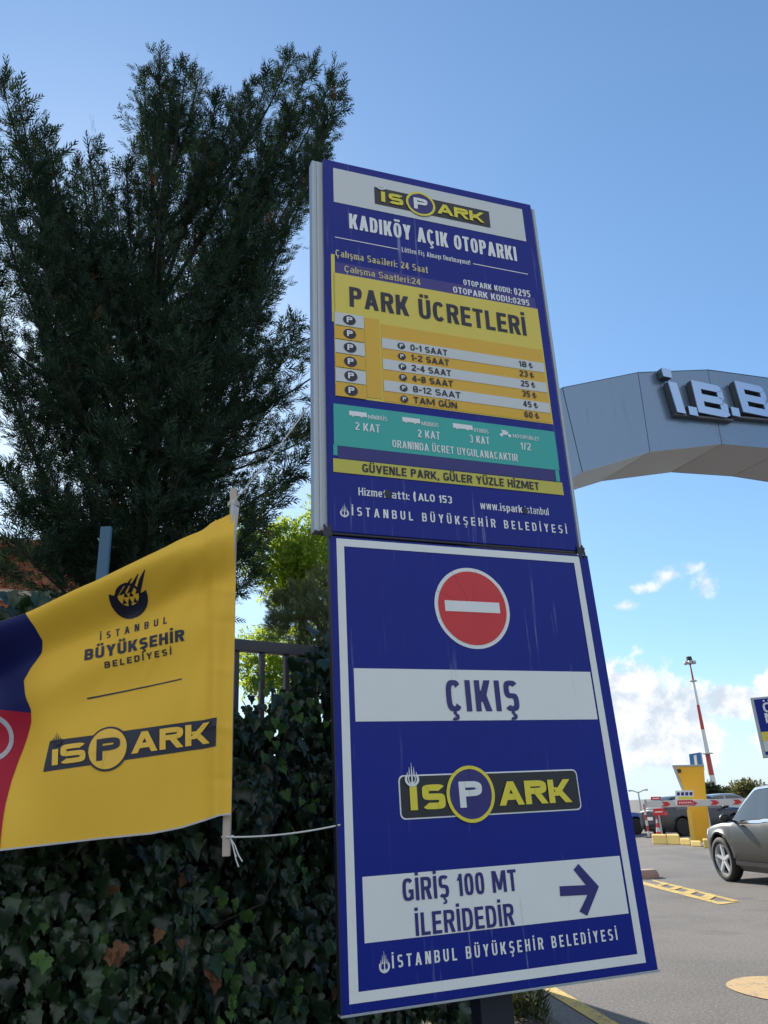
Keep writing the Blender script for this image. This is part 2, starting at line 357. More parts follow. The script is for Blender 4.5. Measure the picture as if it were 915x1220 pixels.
    if c == 'a': return rect(w - t, 0, w, X * .75) + ring(0, 0, w, X * .62, t, y, 0, 360, ex) + ring(0, X * .3, w, X, t, y, 150, 0, ex)
    if c == 'e': return ring(0, 0, w, X, t, y, 0, 318, ex) + rect(t * .8, X / 2 - y / 2, w - t * .3, X / 2 + y / 2)
    if c == 'o': return ring(0, 0, w, X, t, y, 0, 360, ex)
    if c == 'c': return ring(0, 0, w, X, t, y, 40, 320, ex)
    if c == 's': return ring(0, X / 2 - y / 2, w, X, t, y, 30, 270, ex) + ring(0, 0, w, X / 2 + y / 2, t, y, 90, -150, ex)
    if c == 'b': return rect(0, 0, t, 1) + ring(0, 0, w, X, t, y, 0, 360, ex)
    if c == 'd': return rect(w - t, 0, w, 1) + ring(0, 0, w, X, t, y, 0, 360, ex)
    if c == 'p': return rect(0, -.25, t, X) + ring(0, 0, w, X, t, y, 0, 360, ex)
    if c == 'k': h = min(t * 1.1, w * .4); return rect(0, 0, t, 1) + dg(t * .55, .2, w - h, X, h) + dg(w - h, 0, t * .75, .46, h)
    if c == 'n': return rect(0, 0, t, X) + rect(w - t, 0, w, X * .6) + ring(0, X * .2, w, X, t, y, 180, 0, ex)
    if c == 'h': return rect(0, 0, t, 1) + rect(w - t, 0, w, X * .6) + ring(0, X * .2, w, X, t, y, 180, 0, ex)
    if c == 'u': return rect(0, X * .4, t, X) + rect(w - t, 0, w, X) + ring(0, 0, w, X * .8, t, y, 180, 360, ex)
    if c == 'm': return rect(0, 0, t, X) + rect(w / 2 - t / 2, 0, w / 2 + t / 2, X * .6) + rect(w - t, 0, w, X * .6) + ring(0, X * .3, w / 2 + t / 2, X, t, y, 180, 0, ex) + ring(w / 2 - t / 2, X * .3, w, X, t, y, 180, 0, ex)
    if c == 'r': return rect(0, 0, t, X) + ring(0, X * .3, w * 1.6, X, t, y, 180, 80, ex)
    if c == 't': return rect(w * .3, 0, w * .3 + t, .95) + rect(0, X - y, w, X) + rect(w * .3 + t, 0, w, y)
    if c == 'f': return rect(w * .3, 0, w * .3 + t, .9) + rect(0, X - y, w, X) + rect(w * .3 + t, 1 - y, w, 1)
    if c == 'w': h = t * .95; return dg(w * .25 - h / 2, 0, 0, X, h) + dg(w * .25 - h / 2, 0, w / 2 - h / 2, X, h) + dg(w * .75 - h / 2, 0, w / 2 - h / 2, X, h) + dg(w * .75 - h / 2, 0, w - h, X, h)
    if c == 'y': h = t * 1.05; return dg(w / 2 - h / 2, 0, 0, X, h) + dg(w * .22, -.25, w - h, X, h)
    if c == 'v': h = t * 1.05; return dg(w / 2 - h / 2, 0, 0, X, h) + dg(w / 2 - h / 2, 0, w - h, X, h)
    if c == 'z': h = t * 1.2; return rect(0, 0, w, y) + rect(0, X - y, w, X) + dg(0, y, w - h, X - y, h)
    return []
def lay_quads(mb, quads, mp, layer, fine=None):
    """quads in flat (x, y) coordinates onto a surface mp(x, y, lift); pieces that overlap are lifted a hair apart"""
    for k, q in enumerate(quads):
        off = layer + (k % 7) * .00018
        if fine:
            a, b, c, d = [np.array(p, float) for p in q]
            nu = max(1, int(max(np.linalg.norm(b - a), np.linalg.norm(c - d)) / fine)); nv = max(1, int(max(np.linalg.norm(d - a), np.linalg.norm(c - b)) / fine))
            rows = []
            for j in range(nv + 1):
                l, r = a + (d - a) * j / nv, b + (c - b) * j / nv
                rows.append([mp(*(l + (r - l) * i / nu), off) for i in range(nu + 1)])
            mb.grid(rows)
        else: mb.face([mp(p[0], p[1], off) for p in q])
def text_quads(s, x0, x1, y0, cap, t, gap=.12, ex=2.5):
    stems = sum(1 for c in s if WID.get(c, .5) == 0); n = len(s)
    flex = sum(WID.get(c, .5) for c in s); fixed = stems * t * cap + (n - 1) * gap * cap
    k = max(.2, (x1 - x0 - fixed) / (flex * cap + 1e-9)); x = x0; out = []
    for c in s:
        w = WID.get(c, .5) * k
        for q in glyph(c, w, t, ex): out.append([(x + p[0] * cap, y0 + p[1] * cap) for p in q])
        x += ((w if w > 0 else t) + gap) * cap
    return out
def shear(quads, f): return [[f(*p) for p in q] for q in quads]
def disc(cx_, cy_, r, n=40, ry=None): ry = ry or r; return [((cx_, cy_), (cx_ + r * math.cos(a), cy_ + ry * math.sin(a)), (cx_ + r * math.cos(a + b / 2), cy_ + ry * math.sin(a + b / 2)), (cx_ + r * math.cos(a + b), cy_ + ry * math.sin(a + b))) for b in [2 * math.pi / n] for a in np.arange(n) * b]
def emblem(cx_, y0, w, h):
    """small municipal emblem: ribbed bowl with slender spires"""
    q = ring(cx_ - w / 2, y0, cx_ + w / 2, y0 + h * .62, w * .16, h * .1, 150, 390, 2)
    q += ring(cx_ - w * .27, y0 + h * .10, cx_ + w * .27, y0 + h * .56, w * .1, h * .07, 140, 400, 2)
    q += rect(cx_ - w * .05, y0, cx_ + w * .05, y0 + h * .5)
    for i, hh in ((-2, .62), (-1, .82), (0, 1.0), (1, .82), (2, .62)):
        x = cx_ + i * w * .16; q.append(((x - w * .05, y0 + h * .42), (x + w * .05, y0 + h * .42), (x + w * .008, y0 + h * hh), (x - w * .008, y0 + h * hh)))
    return q
def rrect(x0, y0, x1, y1, r, n=5):
    pts = []
    for cx_, cy_, a in ((x1 - r, y1 - r, 0), (x0 + r, y1 - r, 90), (x0 + r, y0 + r, 180), (x1 - r, y0 + r, 270)):
        for b in np.radians(np.linspace(a, a + 90, n)): pts.append((cx_ + r * math.cos(b), cy_ + r * math.sin(b)))
    return pts
def logo_quads(x0, y0, x1, y1):
    """(letters left of the disc), (letters right), disc centre and radius for the wide parking logo in the box"""
    w, h = x1 - x0, y1 - y0; cap = h * .56; yb = y0 + h * .2; t = .30
    L = text_quads('I', x0 + w * .052, x0 + w * .09, yb, cap, t * 1.1) + text_quads('S', x0 + w * .115, x0 + w * .235, yb, cap, t, ex=4)
    A = text_quads('ARK', x0 + w * .525, x0 + w * .945, yb, cap, t, gap=.08, ex=4)
    return L + A, (x0 + w * .385, (y0 + y1) / 2 + h * .02)

# ------------------------------------------------------------------ ground
def asphalt_mat():
    m = bpy.data.materials.new('asphalt'); m.use_nodes = True; N = NT(m.node_tree); p = m.node_tree.nodes['Principled BSDF']
    co = N.n('ShaderNodeTexCoord').outputs['Object']
    a = N.noise(co, .35, 5, .6, .5); b = N.noise(co, 38, 4, .7); g = N.noise(co, 150, 2, .5)
    c = N.mix(N.ss(a, .3, .7), (.130, .120, .110), (.200, .184, .166))
    c = N.mix(N.m('MULTIPLY', N.ss(b, .45, .68), .75), c, (.30, .285, .27))
    c = N.mix(N.m('MULTIPLY', N.ss(g, .54, .66), .8), c, (.045, .043, .042))
    sp = N.noise(co, 70, 2, .5); c = N.mix(N.m('MULTIPLY', N.ss(sp, .60, .70), .6), c, (.36, .34, .31))
    st_ = N.noise(co, 1.1, 3, .5, .4); c = N.mix(N.m('MULTIPLY', N.ss(st_, .60, .72), .35), c, (.06, .056, .052))
    tr = N.noise(N.v('MULTIPLY', co, (.9, .12, 1)), 1.0, 4, .6, .8)
    c = N.mix(N.m('MULTIPLY', N.ss(tr, .55, .75), .5), c, (.07, .068, .068))
    N.put(p.inputs['Base Color'], c)
    p.inputs['Roughness'].default_value = .85; p.inputs['Specular IOR Level'].default_value = .35
    bn = N.n('ShaderNodeBump'); bn.inputs['Strength'].default_value = .9; bn.inputs['Distance'].default_value = .01
    N.put(bn.inputs['Height'], N.m('ADD', b, g)); N.put(p.inputs['Normal'], bn.outputs[0])
    return m
M_asph = asphalt_mat()
M_soil = mat('soil', (.075, .058, .042), .95, 0, .4, 5, bump=.8, bscale=30)
def worn_paint(name, col, thr):
    m = bpy.data.materials.new(name); m.use_nodes = True; N = NT(m.node_tree); p = m.node_tree.nodes['Principled BSDF']
    co = N.n('ShaderNodeTexCoord').outputs['Object']
    f = N.m('ADD', N.m('MULTIPLY', N.noise(co, 45, 4, .7), .6), N.m('MULTIPLY', N.noise(co, 6, 4, .6), .4))
    N.put(p.inputs['Base Color'], N.mix(N.ss(f, thr, thr + .09), col, (.12, .115, .11))); p.inputs['Roughness'].default_value = .8
    bn = N.n('ShaderNodeBump'); bn.inputs['Strength'].default_value = .4; bn.inputs['Distance'].default_value = .01
    N.put(bn.inputs['Height'], f); N.put(p.inputs['Normal'], bn.outputs[0])
    return m
M_line = worn_paint('road_line_yellow', (.58, .40, .10), .51)
M_tan = worn_paint('road_patch_tan', (.50, .34, .16), .53)
M_pale = worn_paint('road_patch_pale', (.25, .235, .22), .50)
g = MB()
xs = [-1500, -300, -60, -15, 0, 6, 15, 40, 120, 500, 1500]; ys = [-400, -80, -15, 0, 8, 16, 30, 60, 150, 500, 1500]
g.grid([[(x, y, 0) for x in xs] for y in ys])
tag(g.build('asphalt_ground', M_asph), kind='structure')
def kerb_x(y): return 1.17 - (y - 7.5) * .165
g = MB(); g.grid([[(-12, y, .03), (-4, y, .035), (kerb_x(y) - .42, y, .03), (kerb_x(y) - .30, y, .004)] for y in np.linspace(-3, 24, 28)])
tag(g.build('verge_soil', M_soil), kind='structure')
g = MB()
for y in np.arange(2.0, 26, .5): g.grid([[(kerb_x(y + d) - .06, y + d, .006), (kerb_x(y + d) + .07, y + d, .006)] for d in (0, .5)])
tag(g.build('road_edge_line', M_line), kind='structure')
def gpoly(name, polys, m, z):
    g = MB()
    for p in polys: g.face([on_ground(x, y, z) for x, y in p])
    return tag(g.build(name, m), kind='structure')
gpoly('road_hatching', [[(764, 1049.5), (764, 1053.5), (857, 1077.5), (881, 1074.5), (855, 1074)], [(776, 1047.5), (779, 1050.2), (872, 1073.6), (881, 1073.3)]], M_line, .006)
gpoly('road_hatching_bars', [[(792, 1051.2), (798, 1052.8), (786, 1055.9), (780, 1054.4)], [(808, 1055), (815, 1056.6), (803, 1060), (797, 1058.6)],
                        [(825, 1059), (834, 1061.2), (822, 1065.2), (813, 1063)], [(845, 1064), (855, 1066.8), (845, 1071.6), (834, 1068.6)]], M_line, .010)
c = on_ground(925, 1177, .006)
g = MB(); g.face([(c[0] + .34 * math.cos(a) * (1 + .05 * math.sin(3 * a)), c[1] + .46 * math.sin(a), .006) for a in np.linspace(0, 2 * math.pi, 40, endpoint=False)])
tag(g.build('road_paint_spot', M_tan), kind='structure')
# ------------------------------------------------------------------ sign boards
SU, SN = vplane(None, 68.5)
SP = CPOS + ray(396, 640) * 2.75
def sg(s, z, off=0.0): p = SP + SU * s + SN * off; return np.array([p[0], p[1], z])
def up(s, z, off=0.0):
    k = (z - 2.396) / 1.76; return sg(s - .015 + .017 * k, z + k * (-.019 + .037 * s / 1.05), off)
def lo(s, z, off=0.0): return sg(s * (1 + .028 * (2.376 - z) / 1.464), z, off)
ts = thing('price_board', 'tall blue car park price board with yellow tariff table, above the exit board', 'sign board', sg(.5, 2.396, -.05))
def slab(fn, s0, s1, z0, z1, o0, o1, name, m, par, bevel=.003):
    b = MB(); b.hexa([fn(s0, z0, o0), fn(s1, z0, o0), fn(s1, z0, o1), fn(s0, z0, o1), fn(s0, z1, o0), fn(s1, z1, o0), fn(s1, z1, o1), fn(s0, z1, o1)])
    return b.build(name, m, par, bevel=bevel)
fr = slab(up, -.047, 1.086, 2.397, 4.156, -.062, -.018, 'frame', M_alu, ts, .004)
for s0, s1 in ((-.047, -.036), (-.026, -.017), (1.068, 1.076)): slab(up, s0, s1, 2.40, 4.15, -.019, -.013, 'frame_rib', M_alu, fr, .001)
face = slab(up, .002, 1.054, 2.393, 4.160, -.018, 0.0, 'face_panel', M_blue, ts)
def art(name, m, par, mp, groups, layer, fine=None, label=None):
    b = MB()
    for q in groups: lay_quads(b, q, mp, layer, fine)
    o = b.build(name, m, par)
    if label: o['label'] = label
    return o
L1, L2, L3, L4, L5 = .0015, .0030, .0045, .006, .0075
art('header_panel', M_grayw, ts, up, [rect(.045, 3.925, 1.0, 4.118)], L1)
lq, (dx, dz) = logo_quads(.235, 3.958, .812, 4.062)
lg = art('logo_plate', M_blackp, ts, up, [rect(.235, 3.962, .812, 4.058)], L2)
art('lettering', M_logoyel, lg, up, [lq, ring(dx - .073, dz - .068, dx + .073, dz + .068, .011, .011, ex=2)], L4)
art('logo_disc', M_inkblue, lg, up, [disc(dx, dz, .066, 36, .061)], L3)
art('letter_p', M_whitetext, lg, up, [text_quads('P', dx - .034, dx + .034, dz - .032, .064, .28, ex=4)], L4)
art('emblem', M_whitetext, lg, up, [emblem(.266, 4.045, .042, .05)], L4)
art('title_lettering', M_whitetext, ts, up, [text_quads('KADIKÖY AÇIK OTOPARKI', .113, .935, 3.796, .082, .175, gap=.09)], L1, label='white heading KADIKÖY AÇIK OTOPARKI')
art('small_lettering', M_whitetext, ts, up, [rect(.047, 3.731, .335, 3.735), rect(.70, 3.731, .985, 3.735), text_quads('Lütfen Fiş Almayı Unutmayınız!', .352, .685, 3.722, .027, .13)], L1)
art('hours_lettering', M_palegold, ts, up, [text_quads('Çalışma Saatleri: 24 Saat', .048, .47, 3.632, .036, .16)], L1)
art('code_lettering', M_whitetext, ts, up, [text_quads('OTOPARK KODU:', .64, .885, 3.605, .03, .19), text_quads('0295', .897, .982, 3.602, .038, .18)], L1)
stk = art('sticker_strip', M_purple, ts, up, [rect(.045, 3.546, 1.005, 3.603)], L1)
art('lettering', M_palegold, stk, up, [text_quads('Çalışma Saatleri:24', .085, .43, 3.558, .033, .16)], L2)
art('code_lettering', M_whitetext, stk, up, [text_quads('OTOPARK KODU:0295', .585, .97, 3.552, .033, .2)], L2)
yel = art('tariff_panel', M_lemon, ts, up, [rect(.036, 2.957, 1.012, 3.546), rect(.028, 3.30, .044, 3.64)], L1)
art('tariff_heading', M_ink, yel, up, [text_quads('PARK ÜCRETLERİ', .104, .935, 3.388, .099, .19, gap=.11)], L2, label='bold heading PARK ÜCRETLERİ')
art('table_field', M_orange, yel, up, [rect(.236, 2.962, 1.004, 3.325)], L2)
art('column_field', M_orange, yel, up, [rect(.165, 2.968, .228, 3.345)], L2)
for q in [rect(.238, 3.232 - .05 * i - .024, 1.002, 3.232 - .05 * i + .025) for i in (0, 2, 4)] + [rect(.038, 3.317 - .066 * i - .030, .162, 3.317 - .066 * i + .031) for i in (0, 2, 4)]: art('white_bar', M_grayw, yel, up, [q], L3)
for q in [rect(.038, 3.317 - .066 * i - .030, .162, 3.317 - .066 * i + .031) for i in (1, 3, 5)]: art('amber_bar', M_orange, yel, up, [q], L3)
for q in [disc(.100, 3.317 - .066 * i, .027, 24, .023) for i in range(6)] + [disc(.322, 3.231 - .05 * i, .017, 20, .0155) for i in range(6)]: art('round_icon', M_ink, yel, up, [q], L4)
for q in [text_quads('P', .088, .112, 3.304 - .066 * i, .027, .26, ex=4) for i in range(6)] + [text_quads('P', .3145, .3295, 3.2225 - .05 * i, .017, .26, ex=4) for i in range(6)]: art('icon_letter', M_whitetext, yel, up, [q], L5)
rows = [('0-1 SAAT', .50, '18'), ('1-2 SAAT', .505, '23'), ('2-4 SAAT', .51, '25'), ('4-8 SAAT', .515, '35'), ('8-12 SAAT', .545, '45'), ('TAM GÜN', .525, '60')]
for i, (tx, x1, pr) in enumerate(rows):
    z = 3.217 - .05 * i + (.002 if i else 0)
    art('row_lettering', M_ink, yel, up, [text_quads(tx, .362, x1 + .03, z, .029, .2)], L4)
    art('price_lettering', M_ink, yel, up, [text_quads(pr, .872, .912, z + .003, .029, .2), text_quads('₺', .924, .943, z + .003, .028, .17)], L4)
tl = art('teal_panel', M_teal, ts, up, [rect(.027, 2.742, 1.012, 2.922), rect(.024, 2.70, .040, 2.745), rect(.990, 2.69, 1.008, 2.745)], L1)
def van(x, z, w, h): return [rect(x, z, x + w, z + h), dg(x + w, z, x + w * .98, z + h, h * .7), disc(x + w * .25, z, h * .26, 10), disc(x + w * .85, z, h * .26, 10)]
def bike(x, z, w, h): return [disc(x + w * .15, z + h * .1, h * .3, 10), disc(x + w * .85, z + h * .1, h * .3, 10), dg(x + w * .15, z + h * .2, x + w * .3, z + h * .8, w * .5), rect(x + w * .2, z + h * .7, x + w * .6, z + h)]
for q in (van(.09, 2.878, .058, .02), van(.31, 2.880, .062, .02), van(.53, 2.880, .075, .021), bike(.742, 2.872, .055, .026)): art('vehicle_icon', M_whitetext, tl, up, q, L2)
for q in [text_quads('MİNİBÜS', .166, .245, 2.872, .018, .15), text_quads('MİDİBÜS', .392, .466, 2.872, .018, .15), text_quads('OTOBÜS', .624, .690, 2.872, .018, .15), text_quads('MOTORSİKLET', .805, .93, 2.868, .017, .15),
    text_quads('2 KAT', .112, .213, 2.817, .034, .16), text_quads('2 KAT', .372, .468, 2.818, .034, .16), text_quads('3 KAT', .60, .69, 2.822, .034, .16), text_quads('1/2', .835, .885, 2.818, .033, .16),
    text_quads('ORANINDA ÜCRET UYGULANACAKTIR', .262, .815, 2.760, .033, .15)]: art('lettering', M_whitetext, tl, up, [q], L2)
art('dark_strip', M_inkblue, ts, up, [rect(.041, 2.689, .989, 2.741)], L1)
gr = art('slogan_strip', M_olive, ts, up, [rect(.022, 2.630, 1.016, 2.686)], L2)
art('lettering', M_ink, gr, up, [text_quads('GÜVENLE PARK, GÜLER YÜZLE HİZMET', .135, .90, 2.641, .034, .2)], L3)
art('contact_lettering', M_whitetext, ts, up, [text_quads('Hizmet', .118, .228, 2.545, .032, .16), text_quads('attı:', .250, .322, 2.545, .032, .16), text_quads('(', .338, .346, 2.541, .04, .3), text_quads('ALO 153', .358, .50, 2.546, .031, .2),
    text_quads('www.', .622, .705, 2.535, .034, .13), text_quads('ispark', .71, .81, 2.535, .032, .17), text_quads('.istanbul', .815, .932, 2.535, .032, .12)], L1)
art('municipality_lettering', M_whitetext, ts, up, [text_quads('İSTANBUL BÜYÜKŞEHİR BELEDİYESİ', .09, 1.008, 2.462, .035, .17, gap=.42), emblem(.062, 2.452, .034, .055)], L1)
for q in [disc(.234, 2.561, .014, 10, .018), disc(.822, 2.545, .013, 10, .015), disc(.25, 3.655, .011, 9, .007), disc(.79, 3.602, .011, 9, .006)]: art('smudge', M_ink, ts, up, [q], L2)
slab(up, -.02, 1.05, 2.384, 2.3935, -.03, -.004, 'bottom_trim', M_post, ts, .002)

te = thing('exit_board', 'large blue exit board with no entry disc and white ÇIKIŞ panel, below the price board', 'sign board', lo(.55, .912, -.02))
slab(lo, -.008, 1.077, .912, 2.376, -.022, 0.0, 'face_panel', M_blue, te, .002)
slab(lo, -.012, 1.081, .905, .9115, -.028, .003, 'edge_trim', M_alu, te, .001)
slab(lo, -.0125, -.0082, .912, 2.376, -.028, .002, 'edge_trim', M_post, te, .001)
def frame_quads(x0, y0, x1, y1, t): return rect(x0, y0, x1, y0 + t) + rect(x0, y1 - t, x1, y1) + rect(x0, y0 + t, x0 + t, y1 - t) + rect(x1 - t, y0 + t, x1, y1 - t)
art('border_line', M_white, te, lo, [frame_quads(.014, .937, 1.033, 2.368, .028)], L1)
ne = art('no_entry_symbol', M_white, te, lo, [disc(.531, 2.136, .153, 64)], L1)
art('red_disc', M_red, ne, lo, [disc(.531, 2.136, .139, 64)], L2)
art('white_bar', M_white, ne, lo, [rect(.418, 2.119, .642, 2.159)], L3)
ep = art('exit_panel', M_white, te, lo, [rect(.062, 1.732, .998, 1.907)], L1)
art('lettering', M_inkblue, ep, lo, [text_quads('ÇIKIŞ', .393, .677, 1.763, .108, .19, gap=.15, ex=3)], L2, label='blue word ÇIKIŞ')
lg = MB(); lg.prism(rrect(.2, 1.424, .874, 1.560, .018), lo, .0002, L1); lg = lg.build('logo_plate', M_white, te)
x = MB(); x.prism(rrect(.2045, 1.4285, .8695, 1.5555, .015), lo, .0012, L2); x.build('logo_field', M_blackp, lg)
lq, (dx, dz) = logo_quads(.2, 1.424, .874, 1.560)
dx = .452; dz = 1.493
art('lettering', M_logoyel, lg, lo, [lq], L4, label='yellow letters of the parking logo')
art('yellow_ring', M_logoyel, lg, lo, [ring(dx - .088, dz - .090, dx + .088, dz + .090, .011, .011, ex=2, seg=60)], L4)
art('logo_disc', M_inkblue, lg, lo, [disc(dx, dz, .080, 56, .082)], L3)
art('letter_p', M_white, lg, lo, [text_quads('P', dx - .042, dx + .042, dz - .042, .082, .28, ex=4)], L4)
art('emblem', M_whitetext, lg, lo, [emblem(.245, 1.523, .05, .075)], L5)
dp = art('direction_panel', M_white, te, lo, [rect(.066, 1.088, .997, 1.268)], L1)
art('lettering', M_inkblue, dp, lo, [text_quads('GİRİŞ 100 MT', .193, .588, 1.190, .064, .175, gap=.11, ex=3), text_quads('İLERİDEDİR', .228, .565, 1.092, .063, .175, gap=.12, ex=3)], L2, label='two lines of blue lettering about the entrance')
art('arrow', M_inkblue, dp, lo, [[((.742, 1.161), (.846, 1.157), (.845, 1.187), (.744, 1.191)), ((.845, 1.187), (.895, 1.179), (.828, 1.254), (.806, 1.237)), ((.846, 1.157), (.807, 1.110), (.834, 1.095), (.895, 1.179)), ((.845, 1.187), (.846, 1.157), (.8951, 1.179), (.895, 1.1791))]], L2)
art('municipality_lettering', M_whitetext, te, lo, [text_quads('İSTANBUL BÜYÜKŞEHİR BELEDİYESİ', .148, .938, 1.014, .034, .17, gap=.34), emblem(.124, 1.004, .034, .058)], L1)
# tape at the joint corners
for s_, w in ((-.004, .016), (1.060, .018)):
    b = MB(); b.grid([[up(s_ - w + 2 * w * i / 8, 2.412 - .011 * j + .008 * math.sin(i * 1.3 + s_), .004 + .004 * abs(math.sin(i * 1.7 + j * 2.1))) for i in range(9)] for j in range(5)])
    b.build('corner_tape', M_post, te, smooth=True)
pt = thing('sign_post', 'dark navy steel post carrying both blue boards', 'post', sg(.555, 0, -.16))
b = MB(); b.hexa([sg(.495, 0, -.20), sg(.615, 0, -.20), sg(.615, 0, -.125), sg(.495, 0, -.125), sg(.495, 3.9, -.20), sg(.615, 3.9, -.20), sg(.615, 3.9, -.125), sg(.495, 3.9, -.125)]); b.build('shaft', M_post, pt, bevel=.006)
for z in (1.2, 2.1):
    b = MB(); b.hexa([sg(.06, z, -.124), sg(1.0, z, -.124), sg(1.0, z, -.030), sg(.06, z, -.030), sg(.06, z + .05, -.124), sg(1.0, z + .05, -.124), sg(1.0, z + .05, -.030), sg(.06, z + .05, -.030)]); b.build('crossbar', M_post, pt, bevel=.004)

# ------------------------------------------------------------------ banner
BP = at_dist(271, 800, 2.72); BU, BN = vplane(None, 88.0)
BN = -BN if BN[1] > 0 else BN
def ban(px, py, off=0.0):
    ax, ay, bx, by = 285, 634, 20, 748
    L_ = math.hypot(bx - ax, by - ay); t = ((px - ax) * (bx - ax) + (py - ay) * (by - ay)) / L_ ** 2
    d = ((px - ax) * (by - ay) - (py - ay) * (bx - ax)) / L_          # positive below the crease
    fade = min(1, max(0, t * 2.6 + .35)); q = min(1, max(0, d / 46.0)); q = q * q * (3 - 2 * q)
    w = .095 * fade * ((1 - q) if d >= 0 else 1 + d / 45.0)
    w += .014 * math.exp(-((d - 78) / 22) ** 2) * max(0, min(1, t * 1.8)) - .012 * math.exp(-((d - 125) / 34) ** 2) * max(0, min(1, t * 1.4))
    w += .012 * math.exp(-((px - 252 - .02 * (py - 700)) / 7) ** 2) - .008 * math.exp(-((px - 238) / 9) ** 2)
    q = max(0, min(1, (120 - px) / 120)); w += .030 * q * math.sin((px + .35 * py) / 27.0) + .012 * q * math.sin((px - .5 * py) / 21)
    w += .004 * math.sin(py / 37 + px / 60) + .003 * math.sin(px / 23 - py / 55)
    for ex_, ey_, am, sg_ in ((120, 890, .0045, 5), (190, 960, -.004, 6), (60, 830, .0055, 7), (235, 980, .0035, 4), (20, 930, -.0045, 9), (150, 1010, .003, 8)):
        l_ = math.hypot(ex_ - 276, ey_ - 628); tt_ = ((px - 276) * (ex_ - 276) + (py - 628) * (ey_ - 628)) / l_ ** 2
        dd_ = ((px - 276) * (ey_ - 628) - (py - 628) * (ex_ - 276)) / l_
        if 0 < tt_: w += am * math.exp(-(dd_ / sg_) ** 2) * min(1, tt_ * 4) * max(0, 1 - tt_ * .8)
    for yy_, am in ((705, .005), (742, -.004), (800, .004), (868, .004), (930, -.003)): w += am * math.exp(-((py - yy_ - .15 * (px - 270)) / 4) ** 2) * math.exp(-((px - 268) / 22) ** 2)
    xr_ = 275.2 + (970 - py) * .0185
    if px > 0: px = px * (1 + (xr_ / 274 - 1) * min(1, px / 274) ** 3)
    p = on_plane(px, py, BP, BN)
    return p + BN * (w + off)
def lerpt(tab, x):
    if x <= tab[0][0]: return tab[0][1]
    for (a, va), (b_, vb) in zip(tab, tab[1:]):
        if x <= b_: return va + (vb - va) * (x - a) / (b_ - a)
    return tab[-1][1]
TOP = [(-190, 800), (-60, 775), (0, 752), (40, 737), (90, 716), (130, 697), (170, 677), (200, 661), (220, 648), (240, 635), (258, 622), (274, 611)]
BOT = [(-190, 1040), (-60, 1024), (0, 1013), (60, 1006), (120, 999), (180, 993), (215, 986), (240, 978), (262, 971), (274, 970)]
def fabric(name, col, tr=.10):
    m = bpy.data.materials.new(name); m.use_nodes = True; N = NT(m.node_tree); p = m.node_tree.nodes['Principled BSDF']; out = m.node_tree.nodes['Material Output']
    co = N.n('ShaderNodeTexCoord').outputs['Object']; f = N.noise(co, 3, 4, .6)
    c = N.mix(f, tuple(q * .92 for q in col), tuple(min(1, q * 1.06) for q in col)); N.put(p.inputs['Base Color'], c); p.inputs['Roughness'].default_value = .55; p.inputs['Specular IOR Level'].default_value = .3
    b = N.n('ShaderNodeBump'); b.inputs['Strength'].default_value = .12; b.inputs['Distance'].default_value = .004; N.put(b.inputs['Height'], N.noise(co, 14, 5, .6)); N.put(p.inputs['Normal'], b.outputs[0])
    t = N.n('ShaderNodeBsdfTranslucent'); N.put(t.inputs[0], c); mx = N.n('ShaderNodeMixShader'); mx.inputs[0].default_value = tr
    N.put(mx.inputs[1], p.outputs[0]); N.put(mx.inputs[2], t.outputs[0]); N.put(out.inputs['Surface'], mx.outputs[0])
    return m
M_banner = fabric('banner_yellow_cloth', (.93, .56, .055)); M_bprint = mat('banner_print_yellow', (.90, .55, .06), .5); M_bblue = fabric('banner_blue_print', (.012, .018, .13), .15); M_bred = fabric('banner_red_print', (.50, .018, .05), .2); M_bwhite = fabric('banner_white_hem', (.66, .68, .72), .3)
tb = thing('banner', 'yellow cloth banner with blue and red print, tied to a wooden stick by the ivy', 'banner', on_plane(150, 900, BP, BN))
b = MB(); rows = []
for j in range(91):
    v = j / 90; rows.append([ban(x, lerpt(BOT, x) + (lerpt(TOP, x) - lerpt(BOT, x)) * v) for x in np.linspace(-185, 274, 150)])
b.grid(rows); b.build('cloth', M_banner, tb, smooth=True)
b = MB(); b.grid([[ban(x, lerpt(BOT, x) + d, .0012) for x in np.linspace(-185, 274, 150)] for d in (-1.2, 1.0)]); b.build('hem', M_bwhite, tb, smooth=True)
def region(name, m, edge, top, bot, layer):
    """print left of a wavy edge (list of (y, x)), from top(x) to bot(x)"""
    b = MB(); rows = []
    for y in np.linspace(0, 1, 60):
        row = []
        for k in range(41):
            xx = -183 + k / 40.0 * 183; yy = None
            row.append((k / 40.0, y))
        rows.append(row)
    out = []
    for row in rows:
        r = []
        for u_, v in row:
            xe = 0
            y_guess = top(0) + (bot(0) - top(0)) * v
            for _ in range(3):
                xe = lerpt(edge, y_guess); x = -183 + (xe + 183) * u_; y_guess = top(x) + (bot(x) - top(x)) * v
            r.append(ban(x, y_guess, layer))
        out.append(r)
    b.grid(out); return b.build(name, m, tb, smooth=True)
mid = lambda x: 850 + 0 * x
EDGE = [(735, 40), (752, 50), (765, 54), (778, 50), (795, 36), (810, 27), (830, 30), (845, 36), (860, 35), (880, 28), (905, 19), (930, 13), (960, 9), (1013, 6)]
region('blue_print', M_bblue, EDGE, lambda x: lerpt(TOP, x) + .4, lambda x: 849 - .35 * max(0, 36 - x) * .35, .0016)
region('red_print', M_bred, EDGE, lambda x: 849 - .35 * max(0, 36 - x) * .35, lambda x: lerpt(BOT, x) - 1.0, .0016)
art('ring_print', M_bwhite, tb, ban, [ring(-52, 848, 10, 908, 6, 6, -110, 110, 2, 26)], .0032, 6)
def T(f, qs): return [[f(*p) for p in q] for q in qs]
def slanted(x0, y0, sl, k=1.0): return lambda x, y: (x0 + x, y0 - y * k + sl * x)
